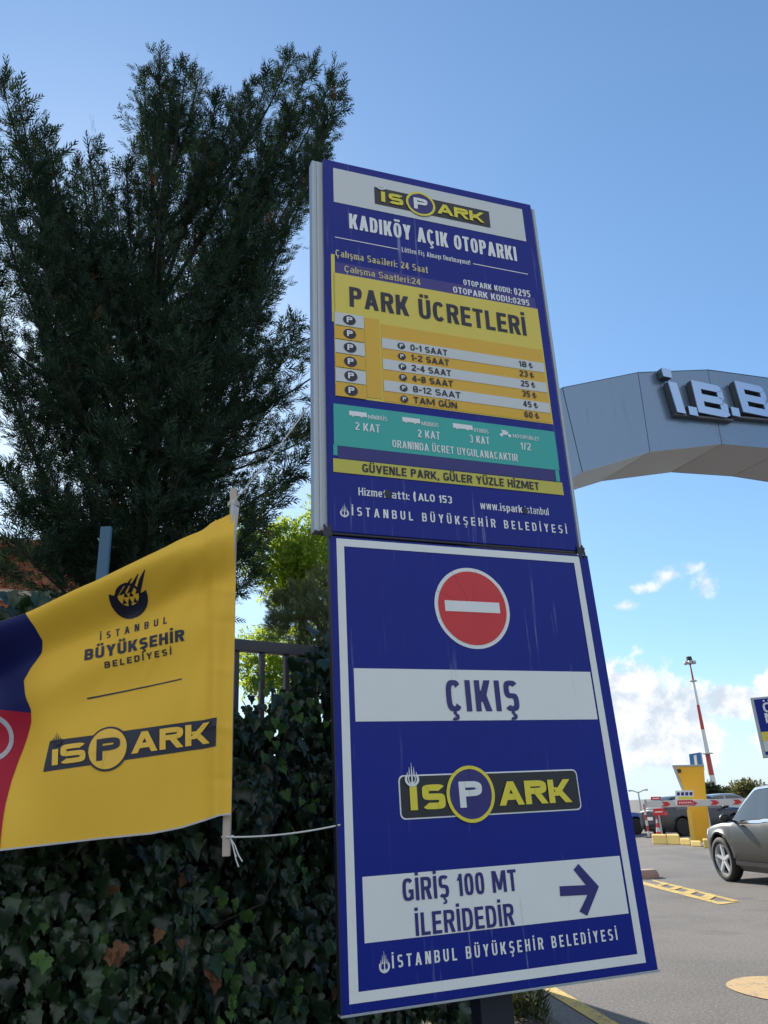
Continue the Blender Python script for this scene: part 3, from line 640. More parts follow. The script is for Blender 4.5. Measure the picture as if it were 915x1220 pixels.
f1 = slanted(53, 908, -.140)       # the parking logo, x to the right, y up
body = [[(2, -13), (205, -13), (205, 20), (6, 24)]]
lp = MB(); lay_quads(lp, T(f1, [[(0, -12), (203, -10), (204, 24), (7, 24)]]), ban, .0016, 5); lp = lp.build('logo_plate', M_ink, tb)
art('letters', M_bprint, lp, ban, [T(f1, text_quads('I', 11, 18, -6, 19, .38)), T(f1, text_quads('S', 21, 50, -6, 23, .29, ex=4)), T(f1, text_quads('ARK', 104, 196, -5, 25, .28, gap=.1, ex=4))], .0048, 4)
art('logo_disc', M_ink, lp, ban, [T(f1, disc(76, 5, 25, 40, 26.5))], .0032, 5)
art('yellow_disc', M_bprint, lp, ban, [T(f1, disc(76, 5, 22.5, 40, 24))], .0048, 5)
art('letter_p', M_ink, lp, ban, [T(f1, text_quads('P', 63, 91, -8, 26, .28, ex=4))], .0064, 4)
art('emblem', M_ink, lp, ban, [T(f1, emblem(16, 17, 13, 17))], .0064, 4)
f2 = slanted(103, 793, -.275)
art('municipality_lettering', M_ink, tb, ban, [T(slanted(119, 763, -.25), text_quads('İSTANBUL', 0, 79, 0, 8.5, .2, gap=.7)), T(slanted(102, 788, -.21), text_quads('BÜYÜKŞEHİR', 0, 116, 0, 13.5, .26, gap=.16)), T(slanted(125, 796.5, -.215), text_quads('BELEDİYESİ', 0, 78, 0, 7.5, .24, gap=.4))], .0016, 4)
art('rule_line', M_ink, tb, ban, [[((103, 831), (160, 819.3), (160, 821), (103, 833))], [((160, 819.3), (215, 808), (215, 809.5), (160, 821))]], .0016, 4)
em = T(lambda x, y: (136 + x, 741 - y - .18 * x), ring(0, 0, 42, 42, 9, 12, 165, 375, 2) + rect(19.3, 0, 22.7, 16) + ring(7, 11, 35, 35, 2.4, 2.4, 0, 360, 2) + [((13 + 6 * i, 16 + 6 * j), (18 + 6 * i, 16 + 6 * j), (15.5 + 6 * i, 21 + 6 * j), (15.5 + 6 * i, 21 + 6 * j)) for i, j in ((0, 0), (1, 0), (2, 0), (.5, 1), (1.5, 1))] + [q for i in range(4) for q in (((2 + 9 * i, 21 + 4 * i * (1 - i / 4)), (8 + 9 * i, 22 + 4 * i * (1 - i / 4)), (15 + 8.6 * i, 29 + 2.6 * i), (10.5 + 8.6 * i, 29 + 2.6 * i)), ((10.5 + 8.6 * i, 29 + 2.6 * i), (15 + 8.6 * i, 29 + 2.6 * i), (21 + 7.8 * i, 35 + 3.4 * i), (20.4 + 7.8 * i, 35.6 + 3.4 * i)))])
art('city_emblem', M_ink, tb, ban, [em], .0016, 4)
st = MB(); a1, a0 = on_plane(276.8, 578, BP, BN) - BN * .036, on_plane(267.4, 1021, BP, BN) - BN * .036
def stick(b, p0, p1, w, d):
    c = []
    for p in (p0, p1):
        for sx, sy in ((-1, -1), (1, -1), (1, 1), (-1, 1)): c.append(p + BU * w * sx / 2 - BN * d * -sy / 2)
    b.hexa(c)
stick(st, a0, a1, .025, .022); st.build('wooden_stick', M_wood, tb, bevel=.002)
b = MB(); rows = []
for y in np.linspace(606, 668, 12):
    k = (y - 606) / 62; rows.append([on_plane(x, y, BP, BN) + BN * (.040 * (1 - k) ** .5 + .004 + .006 * math.sin(i * 1.1 + y * .05) * (1 - k) - .030 * (i / 6.0)) for i, x in enumerate(np.linspace(277.5 - 1 * k, 285.5 - 8 * k, 7))])
b.grid(rows); b.build('corner_reinforcement', M_bwhite, tb, smooth=True)
b = MB()
for dz in (0, .006, .012): b.lathe([(.0215, -.002), (.0235, 0), (.0215, .002)], a1 - (a1 - a0) * .055 + np.array([0, 0, dz]), 2, 14)
b.build('binding', M_cord, tb, smooth=True)
def sagline(p, q, sag, n=14): return [p + (q - p) * t - np.array([0, 0, 4 * sag * t * (1 - t)]) for t in np.linspace(0, 1, n)]
e1 = up(-.054, 2.93, -.05); e2 = sg(.0, 1.42, .004)
k1 = a1 - (a1 - a0) * .05 + BN * .02; k2 = a1 + (a0 - a1) * .955 + BN * .014
b = MB(); b.tube(sagline(k1, e1, .012), .0022, 6)
tag(b.build('tie_rope', M_cord), 'thin white cord from the top of the banner stick to the price board', 'cord', 'cords tying the banner')
b = MB(); b.tube(sagline(k2, e2, .01), .0028, 6)
for dx_, dz_ in ((.03, -.09), (.042, -.075), (.022, -.06)): b.tube([k2 + BU * .012, k2 + BU * (.012 + dx_ * .4) + np.array([0, 0, dz_ * .35]), k2 + BU * (.012 + dx_ * .7) + np.array([0, 0, dz_ * .75]), k2 + BU * (.012 + dx_) + np.array([0, 0, dz_])], .0022, 5)
b.lathe([(.019, -.004), (.022, 0), (.019, .004)], k2 - BN * .03, 2, 14)
tag(b.build('tie_rope', M_cord), 'white cord with loose frayed ends tied low between banner stick and exit board', 'cord', 'cords tying the banner')

# ------------------------------------------------------------------ entrance arch
AP = at_dist(766, 538, 11.5); AU, AN = vplane(None, 66.0)
def ar(s, z, o=0.0): p = AP + AU * s + AN * o; return np.array([p[0], p[1], z])
TOPL = [(-4.7, 4.2), (-3.6, 5.9), (-1.35, 7.30), (.21, 7.87), (1.79, 8.23), (3.30, 8.35), (4.9, 8.35), (6.4, 8.23), (8.0, 7.87), (9.5, 7.30), (10.9, 6.45), (11.3, 5.25)]
BOTL = [(-4.0, 3.6), (-3.1, 4.7), (-1.22, 5.92), (.14, 6.44), (1.72, 6.81), (3.2, 6.92), (5.0, 6.92), (6.5, 6.81), (8.05, 6.44), (9.4, 5.92), (9.75, 5.3), (9.8, 4.6)]
ta = thing('entrance_arch', 'grey metal clad entrance arch with steel letters over the car park road', 'arch', ar(4.1, 0))
D_ = -1.18
for i in range(len(TOPL) - 1):
    t0, t1, b0, b1 = TOPL[i], TOPL[i + 1], BOTL[i], BOTL[i + 1]; e = .006
    sh = lambda p, q: (p[0] + (q[0] - p[0]) * .004, p[1] + (q[1] - p[1]) * .004)
    b = MB(); pts = [sh(t0, t1), sh(t1, t0), sh(b1, b0), sh(b0, b1)]
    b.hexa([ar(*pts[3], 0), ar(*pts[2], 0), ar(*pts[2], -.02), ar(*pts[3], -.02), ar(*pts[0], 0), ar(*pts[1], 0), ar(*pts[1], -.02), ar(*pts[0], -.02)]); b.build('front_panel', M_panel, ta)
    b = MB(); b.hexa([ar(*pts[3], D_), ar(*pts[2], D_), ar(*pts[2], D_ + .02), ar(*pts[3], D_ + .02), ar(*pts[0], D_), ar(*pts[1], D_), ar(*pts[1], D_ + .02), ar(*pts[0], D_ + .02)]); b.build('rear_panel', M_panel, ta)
    q0, q1 = sh(b0, b1), sh(b1, b0)
    b = MB(); b.hexa([ar(q0[0], q0[1] + .001, -.022), ar(q1[0], q1[1] + .001, -.022), ar(q1[0], q1[1] + .001, D_ + .022), ar(q0[0], q0[1] + .001, D_ + .022), ar(q0[0], q0[1] + .02, -.022), ar(q1[0], q1[1] + .02, -.022), ar(q1[0], q1[1] + .02, D_ + .022), ar(q0[0], q0[1] + .02, D_ + .022)]); b.build('soffit_panel', M_soffit, ta)
b = MB(); n = len(TOPL); rows = []
for t_, q in zip(TOPL, BOTL):
    rows.append([ar(q[0], q[1] + .012, -.012), ar(t_[0], t_[1] - .012, -.012), ar(t_[0], t_[1] - .012, D_ + .012), ar(q[0], q[1] + .012, D_ + .012)])
b.grid(rows, True); b.build('core', M_joint, ta)
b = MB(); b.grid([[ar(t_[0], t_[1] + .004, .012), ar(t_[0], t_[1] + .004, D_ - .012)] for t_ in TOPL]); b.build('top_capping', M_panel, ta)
for s0, s1, za, zb in ((-4.7, -4.0, 4.2, 3.6), (9.8, 11.3, 4.6, 5.25)):
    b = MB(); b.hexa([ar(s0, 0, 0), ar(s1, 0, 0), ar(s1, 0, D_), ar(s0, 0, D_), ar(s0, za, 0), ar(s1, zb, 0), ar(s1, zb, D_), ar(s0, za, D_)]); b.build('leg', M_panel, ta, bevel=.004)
# raised letters
def raised(name, quads_or_outline, off0, off1, lean=0.0, z0=0):
    h = MB()
    for pts in quads_or_outline: h.prism([(p[0] + lean * (p[1] - z0), p[1]) for p in pts][::-1], ar, off0, off1)
    o = h.build(name, M_steel, ta, bevel=0)
    return o
def letter(name, outlines, lean, z0):
    """front sheet of polished steel with dark returns behind it"""
    h = MB()
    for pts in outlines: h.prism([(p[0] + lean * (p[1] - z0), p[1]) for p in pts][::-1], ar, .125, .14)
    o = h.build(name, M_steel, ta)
    h = MB()
    for pts in outlines:
        cx_ = sum(p[0] for p in pts) / len(pts); cy_ = sum(p[1] for p in pts) / len(pts)
        h.prism([(cx_ + (p[0] - cx_) * .99 + lean * (p[1] - z0), cy_ + (p[1] - cy_) * .99) for p in pts][::-1], ar, .02, .124)
    h.build('letter_return', M_letterside, o)
def Bshape(x, z, w, h, t): return [[(x, z), (x + t, z), (x + t, z + h), (x, z + h)], [(x + t, z + h - t * .8), (x + w * .78, z + h - t * .8), (x + w * .9, z + h - t * .62), (x + w * .9, z + h - t * .2), (x + w * .8, z + h), (x + t, z + h)],
    [(x + t, z), (x + w * .85, z), (x + w, z + t * .3), (x + w, z + t * .55), (x + w * .9, z + t * .8), (x + t, z + t * .8)], [(x + t, z + h * .5 - t * .4), (x + w * .86, z + h * .5 - t * .4), (x + w * .86, z + h * .5 + t * .4), (x + t, z + h * .5 + t * .4)],
    [(x + w - t, z + t * .78), (x + w - .01, z + t * .66), (x + w, z + h * .42), (x + w * .9, z + h * .5 - t * .1), (x + w - t, z + h * .5 - t * .38)], [(x + w - t * 1.05, z + h * .5 + t * .38), (x + w * .88, z + h * .5 + t * .1), (x + w * .93, z + h * .62), (x + w * .93, z + h - t * .5), (x + w - t * 1.05, z + h - t * .78)]]
def bar(x0, z0, x1, z1): return [[(x0, z0), (x1, z0), (x1, z1), (x0, z1)]]
letter('letter_i', bar(.74, 7.165, .92, 7.72), -.12, 7.165)
letter('letter_dot', bar(.60, 7.80, .78, 7.96), 0, 7.8)
letter('full_stop', bar(.995, 7.165, 1.175, 7.32), 0, 7.1)
letter('letter_b', Bshape(1.20, 7.24, .70, .60, .17), -.02, 7.24)
letter('full_stop', bar(1.955, 7.31, 2.135, 7.47), 0, 7.1)
letter('letter_b', Bshape(2.23, 7.42, .72, .60, .17), -.06, 7.42)
letter('full_stop', bar(3.06, 7.50, 3.24, 7.66), 0, 7.1)
for z_, x0, x1 in ((7.13, .72, 2.0), (7.30, 1.98, 3.1)):
    b = MB(); b.hexa([ar(x0, z_, .01), ar(x1, z_ + .10, .01), ar(x1, z_ + .10, .10), ar(x0, z_, .10), ar(x0, z_ + .035, .01), ar(x1, z_ + .135, .01), ar(x1, z_ + .135, .10), ar(x0, z_ + .035, .10)]); b.build('letter_rail', M_letterside, ta)

# ------------------------------------------------------------------ fence
FQ = at_dist(318, 772, 3.85); FA = RAD(53.5); FU = np.array([math.sin(FA), math.cos(FA), 0]); FN = np.array([math.cos(FA), -math.sin(FA), 0])
RZ = FQ[2]
tf = thing('metal_fence', 'brown metal railing rising out of the ivy behind the banner', 'fence', (FQ[0], FQ[1], 0))
def fe(k, z, o=0.0): p = FQ + FU * k + FN * o; return np.array([p[0], p[1], z])
def fbox(name, k0, k1, z0, z1, h): 
    b = MB(); b.hexa([fe(k0, z0, h), fe(k1, z0, h), fe(k1, z0, -h), fe(k0, z0, -h), fe(k0, z1, h), fe(k1, z1, h), fe(k1, z1, -h), fe(k0, z1, -h)]); return b.build(name, M_fence, tf, bevel=.003)
fbox('top_rail', -3.4, .42, RZ - .028, RZ + .028, .022)
fbox('bottom_rail', -3.4, .42, .72, .76, .02)
for i in range(28): k = .38 - i * .136; fbox('bar', k - .012, k + .012, .76, RZ - .028, .012)
b = MB(); b.hexa([fe(-3.4, 0, .1), fe(.5, 0, .1), fe(.5, 0, -.1), fe(-3.4, 0, -.1), fe(-3.4, .7, .1), fe(.5, .7, .1), fe(.5, .7, -.1), fe(-3.4, .7, -.1)])
b.build('plinth', mat('rendered_plinth', (.22, .20, .18), .9, 0, .25, 5, bump=.5), tf, bevel=.01)

# ------------------------------------------------------------------ ivy
RNG = np.random.default_rng(7)
_o = [(0, .03), (.18, -.10), (.40, -.02), (.50, .16), (.37, .32), (.43, .52), (.24, .64), (.12, .86), (0, 1.04)]
_o = _o + [(-x, y) for x, y in _o[-2:0:-1]]
_i = [(0, .18), (.17, .18), (.18, .45), (0, .70), (-.18, .45), (-.17, .18)]
def leaf_template(fold, curl, twist=0.0): return np.array([(x, y, fold * abs(x) - curl * y * y + twist * x * y + .05 * math.sin(9 * y + 4 * x)) for x, y in _o + _i])
LTRI = []
def _tri():
    n = len(_o); own = [min(range(6), key=lambda k: (x - _i[k][0]) ** 2 + (y - _i[k][1]) ** 2) for x, y in _o]
    for k in range(n):
        a, b = own[k], own[(k + 1) % n]; LTRI.append((k, (k + 1) % n, n + a))
        if a != b: LTRI.append(((k + 1) % n, n + b, n + a))
    LTRI.extend([(n, n + 1, n + 2), (n, n + 2, n + 4), (n + 2, n + 3, n + 4), (n, n + 4, n + 5)])
_tri(); LTRI = np.array(LTRI); LEAF = leaf_template(.25, .12)
def scatter(name, tmpl, tri, pos, xdir, ydir, size, mats, parent, smooth=False, variants=None):
    """copies of one small leaf shape with its own size and direction each, as one foliage mesh"""
    xdir = xdir / np.linalg.norm(xdir, axis=1, keepdims=True); zdir = np.cross(xdir, ydir); zdir /= np.linalg.norm(zdir, axis=1, keepdims=True) + 1e-9; ydir = np.cross(zdir, xdir)
    T_ = tmpl[None] if variants is None else np.array(variants)[RNG.integers(0, len(variants), len(pos))]
    V = pos[:, None, :] + size[:, None, None] * (T_[:, :, 0:1] * xdir[:, None, :] + T_[:, :, 1:2] * ydir[:, None, :] + T_[:, :, 2:3] * zdir[:, None, :])
    F = tri[None] + (np.arange(len(pos)) * len(tmpl))[:, None, None]
    return big_mesh(name, V.reshape(-1, 3), F.reshape(-1, tri.shape[1]), mats, parent, smooth)
HQ = at_dist(270, 900, 3.42)
HTOP = [(-1.6, 2.28), (-.95, 2.30), (-.55, 2.22), (-.2, 1.98), (0.0, 1.86), (.10, 1.94), (.30, 1.84), (.38, 1.95), (.45, 2.18), (.56, 2.30), (.75, 2.30), (1.5, 2.25)]
def hedge(k, z, o): p = HQ + FU * k + FN * (o - max(0, -.85 - k) * .62); return np.array([p[0], p[1], z])
M_ivy = leaf_mat('ivy_leaf_dark', [(.006, .016, .008), (.011, .030, .013), (.021, .048, .017), (.036, .066, .028)], .12, (.10, .2, .02), .34, .5)
M_ivyy = leaf_mat('ivy_leaf_young', [(.035, .085, .025), (.08, .17, .04), (.15, .26, .06)], .35, (.3, .5, .05), .45)
M_dry = leaf_mat('ivy_leaf_dry', [(.16, .07, .035), (.26, .13, .07)], .25, None, .7)
tv = thing('ivy', 'dense dark green ivy smothering the fence below and beside the banner', 'climbing plant', hedge(-.3, 0, 0))
def ivy_leaves(n, name, m, kr, zr, orange, smin, smax, par, down=.35):
    k = RNG.uniform(*kr, n); z = RNG.uniform(*zr, n) if zr else None
    top = np.array([lerpt(HTOP, q) for q in k]); z = np.where(True, z, z)
    keep = z < top + RNG.normal(0, .035, n); k, z = k[keep], z[keep]; n = len(k)
    bumps = .10 * np.sin(k * 5.1 + z * 3.3) * np.sin(z * 6.7 - k * 2.2) + .05 * np.sin(k * 13 + z * 9)
    o = RNG.uniform(*orange, n) + bumps - np.maximum(0, -.85 - k) * .62
    pos = HQ[None] + FU[None] * k[:, None] + FN[None] * o[:, None]; pos[:, 2] = z
    yd = np.stack([RNG.normal(0, down, n), RNG.normal(0, down, n), -np.ones(n)], 1) + FN[None] * RNG.uniform(.05, .55, n)[:, None]
    nrm = FN[None] + np.stack([RNG.normal(0, .45, n), RNG.normal(0, .45, n), RNG.uniform(-.1, .9, n)], 1)
    xd = np.cross(yd, nrm)
    sz = smin + (smax - smin) * RNG.random(n) ** 1.6
    fold = RNG.choice([.12, .3, .5, -.15]) if n < 100 else None
    if fold is not None: return scatter(name, leaf_template(fold, .2), LTRI, pos, xd, yd, sz, m, par, True)
    return scatter(name, LEAF, LTRI, pos, xd, yd, sz, m, par, True, [leaf_template(*q) for q in ((.10, .08, .1), (.30, .18, -.15), (.48, .30, .2), (-.18, .22, 0), (.2, .45, .3), (.65, .1, 0))])
ivy_leaves(13500, 'foliage', M_ivy, (-2.2, 1.35), (.6, 2.45), (-.17, .10), .032, .088, tv)
ivy_leaves(2600, 'inner_foliage', M_ivy, (-2.6, 1.6), (.2, 2.3), (-.42, -.15), .07, .13, tv)
ivy_leaves(110, 'young_leaves', M_ivyy, (-2.2, 1.3), (.9, 2.2), (-.04, .06), .03, .06, tv)
ivy_leaves(26, 'dry_leaves', M_dry, (-2.2, 1.3), (.8, 1.9), (.03, .12), .035, .06, tv, .8)
b = MB()
for i in range(70):
    k, z = RNG.uniform(-2.5, 1.4), RNG.uniform(.3, 1.9); o = RNG.uniform(-.3, .02); p = hedge(k, z, o); path = [p]
    for j in range(7): p = p + np.array([RNG.normal(0, .05), RNG.normal(0, .05), RNG.uniform(.03, .13)]); path.append(p)
    b.tube(path, [.007 - .0007 * j for j in range(8)], 5)
b.build('stems', M_bark, tv, smooth=True)
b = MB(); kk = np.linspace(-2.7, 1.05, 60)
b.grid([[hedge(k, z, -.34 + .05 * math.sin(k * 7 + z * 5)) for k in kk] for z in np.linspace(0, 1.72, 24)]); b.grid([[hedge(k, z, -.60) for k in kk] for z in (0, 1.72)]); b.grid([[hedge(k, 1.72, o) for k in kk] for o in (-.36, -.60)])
b.build('backing_core', mat('ivy_backing', (.020, .018, .013), .95, 0, .5, 9, bump=.8, bscale=20), tv)  # added dark backing that stops light showing through the leaves
def trail(pxs, n, s0, s1, m, spread=6):
    P = []
    for t in np.linspace(0, 1, n):
        i = min(int(t * (len(pxs) - 1)), len(pxs) - 2); u_ = t * (len(pxs) - 1) - i
        x = pxs[i][0] + (pxs[i + 1][0] - pxs[i][0]) * u_ + RNG.normal(0, spread); y = pxs[i][1] + (pxs[i + 1][1] - pxs[i][1]) * u_ + RNG.normal(0, 2)
        P.append(on_plane(x, y, HQ + FN * .17, FN))
    P = np.array(P); n = len(P); yd = np.stack([RNG.normal(0, .4, n), RNG.normal(0, .4, n), -np.ones(n)], 1) + FN * .3
    scatter('trailing_foliage', LEAF, LTRI, P, np.cross(yd, FN[None] + RNG.normal(0, .3, (n, 3)) + np.array([0, 0, .5])), yd, RNG.uniform(s0, s1, n), m, tv)
trail([(258, 1055), (288, 1085), (272, 1130), (282, 1175), (268, 1215)], 26, .028, .055, M_ivyy, 7)
trail([(340, 1105), (370, 1130)], 4, .025, .035, M_ivyy); trail([(342, 1165), (356, 1200)], 4, .03, .04, M_ivyy)
trail([(350, 985), (362, 1010), (366, 1045)], 6, .03, .05, M_ivyy); trail([(48, 1138), (52, 1142)], 2, .05, .055, M_ivyy, 2)
trail([(330, 850), (345, 900), (372, 960)], 14, .03, .055, M_ivyy, 14); trail([(300, 805), (360, 830), (385, 860)], 12, .03, .05, M_ivyy, 8)
trail([(140, 1125), (135, 1135)], 3, .05, .065, M_dry, 4); trail([(245, 1150), (252, 1160)], 3, .05, .06, M_dry, 4)

# ------------------------------------------------------------------ trees and shrubs
def tube_list(b, path, r0, r1, n=6): b.tube(path, list(np.linspace(r0, r1, len(path))), n)
def bez(p0, p1, p2, n): return [(1 - t) ** 2 * p0 + 2 * t * (1 - t) * p1 + t * t * p2 for t in np.linspace(0, 1, n)]
def blade(y0, x0, ang, L, w, z=0):
    c, s_ = math.cos(ang), math.sin(ang); d = np.array([s_, c]); q = np.array([c, -s_]); p = np.array([x0, y0])
    pts = [p, p + d * L * .45 + q * w, p + d * L, p + d * L * .45 - q * w]; return [(a[0], a[1], z) for a in pts]
SP_ = []
SP_ += blade(0, 0, 0, 1.0, .035)
for i, y in enumerate((.08, .19, .30, .41, .52, .63, .74, .85)):
    sgn = 1 if i % 2 else -1; L_ = .50 - .04 * i
    SP_ += blade(y, 0, sgn * RAD(40), L_, .030, .06 * (1 if i % 3 else -1)); SP_ += blade(y + .04, 0, -sgn * RAD(34), L_ * .8, .026, -.05 * (1 if i % 3 else -1))
SPRAY = np.array(SP_); SQ = np.arange(len(SPRAY)).reshape(-1, 4)
M_conif = leaf_mat('conifer_spray', [(.014, .026, .021), (.024, .044, .033), (.040, .066, .047), (.070, .100, .065)], .15, (.08, .12, .02), .95, .02)
M_conifb = leaf_mat('conifer_spray_brown', [(.12, .055, .03), (.2, .1, .05)], .1, None, .95, .02)
TB = at_dist(150, 900, 7.4); TB[2] = 0
tt = thing('conifer_tree', 'tall dark conifer with feathery upswept tips left of the price board', 'tree', TB)
trunk_x = lambda z: TB + np.array([.05 * math.sin(z * .7), .04 * math.cos(z * .9), z])
bt = MB(); bt.tube([trunk_x(z) for z in np.linspace(0, 9.6, 26)], list(np.linspace(.19, .02, 26)), 10)
tips = [(3, 100, .2), (22, 118, -.3), (48, 150, .4), (62, 190, -.5), (8, 215, -.6), (-25, 160, .3), (-60, 210, 0), (104, 165, -.5), (96, 200, .5), (120, 215, .1), (150, 190, -.2), (172, 95, .3), (190, 62, 0), (205, 90, .5), (184, 130, -.6),
        (222, 84, -.2), (236, 95, .5), (258, 120, -.5), (280, 130, .3), (300, 100, 0), (318, 96, -.4), (345, 74, .4), (370, 74, -.1), (398, 86, .2), (402, 118, -.4), (393, 150, .5), (380, 182, 0), (345, 205, -.3),
        (318, 160, -.6), (245, 170, .7), (140, 245, .6), (80, 260, .7), (30, 280, .5), (-20, 290, -.4), (318, 335, -.5), (296, 320, .6)]
low = [(388, 395, .1), (400, 430, -.5), (385, 505, 0), (372, 520, .6), (352, 560, -.3), (338, 585, .3), (330, 598, -.6), (310, 615, .2), (298, 655, -.4), (300, 690, .3),
       (-10, 430, .3), (-30, 380, -.4),  (-5, 560, .2), (25, 600, -.2), (-40, 610, .4), (60, 640, .5), (20, 650, -.7), (100, 655, -.6), (230, 600, -.8), (260, 560, .8), (200, 640, .6), (-30, 660, 0), (70, 560, .9), (120, 600, .9), (290, 500, -.9), (240, 470, -1.1), (190, 520, -1.0), (150, 450, -1.1), (110, 390, -1.0), (200, 380, -1.1), (280, 420, -1.0), (60, 440, -.9), (150, 330, -.9), (250, 330, -1.0), (310, 380, -.8),
       (130, 520, -1.2), (160, 560, -1.1), (180, 600, -1.2), (110, 560, -1.0), (220, 540, -1.2), (250, 500, -1.1), (270, 600, -.6), (150, 620, -1.0), (90, 600, -.9), (310, 450, -.9), (330, 480, -.5), (340, 430, -.7), (130, 440, -1.2), (220, 420, -1.2), (170, 660, -.9), (210, 650, -.8), (240, 640, -.6), (40, 560, -.6), (350, 392, -.3)]
pos, dirs, nors, szs, brown = [], [], [], [], []
def add_spray(p, d, ln):
    pos.append(p); dirs.append(d); nors.append(RNG.normal(0, 1, 3)); szs.append(ln)
def bough(px, py, dd, upsweep, r0):
    tip = at_dist(px, py, 7.4 + dd * 1.1); h = tip[2]
    hz_ = math.hypot(tip[0] - TB[0], tip[1] - TB[1])
    if upsweep:
        z0 = max(1.6, h - 1.8 - hz_ * 1.25 + RNG.normal(0, .3)); s = trunk_x(min(z0, 8.5)); m = np.array([s[0] + (tip[0] - s[0]) * .60, s[1] + (tip[1] - s[1]) * .60, s[2] + (h - s[2]) * .36])
    else:
        z0 = max(1.0, h - .5 - hz_ * .25 + RNG.normal(0, .2)); s = trunk_x(min(z0, 8.5)); m = (s + tip) / 2 + np.array([0, 0, -.05 * hz_ - .1])
    path = bez(s, m, tip, 14); tube_list(bt, path, r0, .006, 5)
    L = sum(np.linalg.norm(path[i + 1] - path[i]) for i in range(13)); nb = int(L * 24)
    for j in range(nb):
        t = RNG.uniform(.16, 1.0) ** .8 if upsweep else RNG.uniform(.12, 1) ** .85
        i = min(int(t * 13), 12); p = path[i] + (path[i + 1] - path[i]) * (t * 13 - i); tg = path[i + 1] - path[i]; tg /= np.linalg.norm(tg)
        ra = RNG.normal(0, 1, 3); ra -= tg * (ra @ tg); ra /= np.linalg.norm(ra)
        d = tg * (.85 if upsweep else .8) + ra * RNG.uniform(.45, 1.1) + np.array([0, 0, .22]); d /= np.linalg.norm(d)
        bl = (.66 * (1 - t) ** .8 + .15) * RNG.uniform(.45, 1.25); q = p.copy(); n_s = max(3, int(bl / .055))
        for k in range(n_s):
            u_ = k / n_s; q = p + d * bl * u_ + np.array([0, 0, .12 * bl * u_ * u_])
            rb = RNG.normal(0, 1, 3); rb -= d * (rb @ d); rb /= np.linalg.norm(rb)
            dd_ = d * .8 + rb * RNG.uniform(.25, .85) + np.array([0, 0, .16]); add_spray(q, dd_ / np.linalg.norm(dd_), RNG.uniform(.09, .19) * (1.0 + .35 * (t > .85)))
for px, py, dd in tips: bough(px, py, dd, True, .030)
for px, py in ((95, 340), (130, 310), (165, 230), (195, 190), (200, 260), (235, 270), (310, 220), (345, 140), (365, 120), (180, 320), (250, 310), (60, 330), (50, 230), (30, 190), (280, 290)): bough(px, py, RNG.uniform(-.7, .5), True, .022)
for px, py, dd in low: bough(px, py, dd, False, .022)
bt.build('trunk', mat('conifer_bark', (.028, .021, .018), .9, 0, .35, 10, bump=.8, bscale=25), tt, smooth=True)
P = np.array(pos); Dv = np.array(dirs); Nv = np.array(nors); S = np.array(szs)
pick = RNG.random(len(P)) < .004
print('sprays', len(P))
scatter('crown', SPRAY, SQ, P[~pick], np.cross(Dv, Nv)[~pick], Dv[~pick], S[~pick], M_conif, tt)
scatter('dead_sprays', SPRAY, SQ, P[pick], np.cross(Dv, Nv)[pick], Dv[pick], S[pick], M_conifb, tt)

# leafy tree behind the fence
LF = np.array([(0, 0, 0), (.22, .35, .04), (.17, .75, .02), (0, 1.0, -.03), (-.17, .75, .02), (-.22, .35, .04)]); LFQ = np.array([(0, 1, 2, 3), (0, 3, 4, 5)])
M_lime = leaf_mat('sunlit_leaflet', [(.12, .20, .03), (.20, .30, .04), (.28, .36, .05)], .55, (.62, .75, .07), .5)
def leafy(root, lobes, n, m, size, name='crown'):
    P, Dv, Sz = [], [], []
    for px, py, rp, dist, w in lobes:
        c = at_dist(px, py, dist); r = rp / FPX * dist
        for i in range(int(n * w)):
            v = RNG.normal(0, 1, 3); v /= np.linalg.norm(v); p = c + v * r * RNG.random() ** .4
            d = v + RNG.normal(0, .5, 3) + np.array([0, 0, -.25]); d /= np.linalg.norm(d); sd = np.cross(d, RNG.normal(0, 1, 3)); sd /= np.linalg.norm(sd)
            for k in range(6):
                u_ = k / 6 * size * 3.2
                for s_ in (-1, 1): P.append(p + d * u_); Dv.append(d * .5 + sd * s_ + RNG.normal(0, .15, 3)); Sz.append(size * RNG.uniform(.75, 1.2))
    P, Dv, Sz = np.array(P), np.array(Dv), np.array(Sz)
    return scatter(name, LF, LFQ, P, np.cross(Dv, RNG.normal(0, 1, P.shape)), Dv, Sz, m, root)
LB = at_dist(455, 900, 8.8); LB[2] = 0
tl2 = thing('leafy_tree', 'light green feathery leaved tree glowing in the sun between banner and price board', 'tree', LB)
b = MB(); fork = LB + np.array([0, 0, 2.6]); tube_list(b, [LB, LB + np.array([.03, 0, 1.3]), fork], .09, .07, 8)
LOB = [(372, 662, 30, 8.6, 1.2), (350, 640, 24, 8.9, .8), (385, 640, 24, 9.0, .8), (322, 655, 24, 8.8, .6), (300, 645, 20, 9.0, .35), (330, 690, 24, 8.7, .7), (365, 705, 30, 8.8, 1.0), (305, 775, 22, 8.4, .45), (340, 770, 24, 8.6, .6), (330, 815, 26, 8.6, .6), (285, 660, 18, 9.1, .3), (292, 625, 16, 9.1, .3), (345, 665, 26, 8.7, .8), (390, 610, 22, 9.0, .6), (300, 800, 22, 8.6, .5), (350, 800, 26, 8.3, .7), (420, 660, 45, 9.0, 1.2), (450, 730, 55, 9.0, 1.2), (375, 760, 30, 9.0, .8)]
for px, py, rp, dist, w in [q for q in LOB if q[1] < 750]: e = at_dist(px, py, dist); tube_list(b, bez(fork - np.array([0, 0, .3]), (fork + e) / 2 + np.array([0, 0, .2]), e, 7), .03, .006, 5)
b.build('trunk', M_bark, tl2, smooth=True); leafy(tl2, LOB, 150, M_lime, .052)
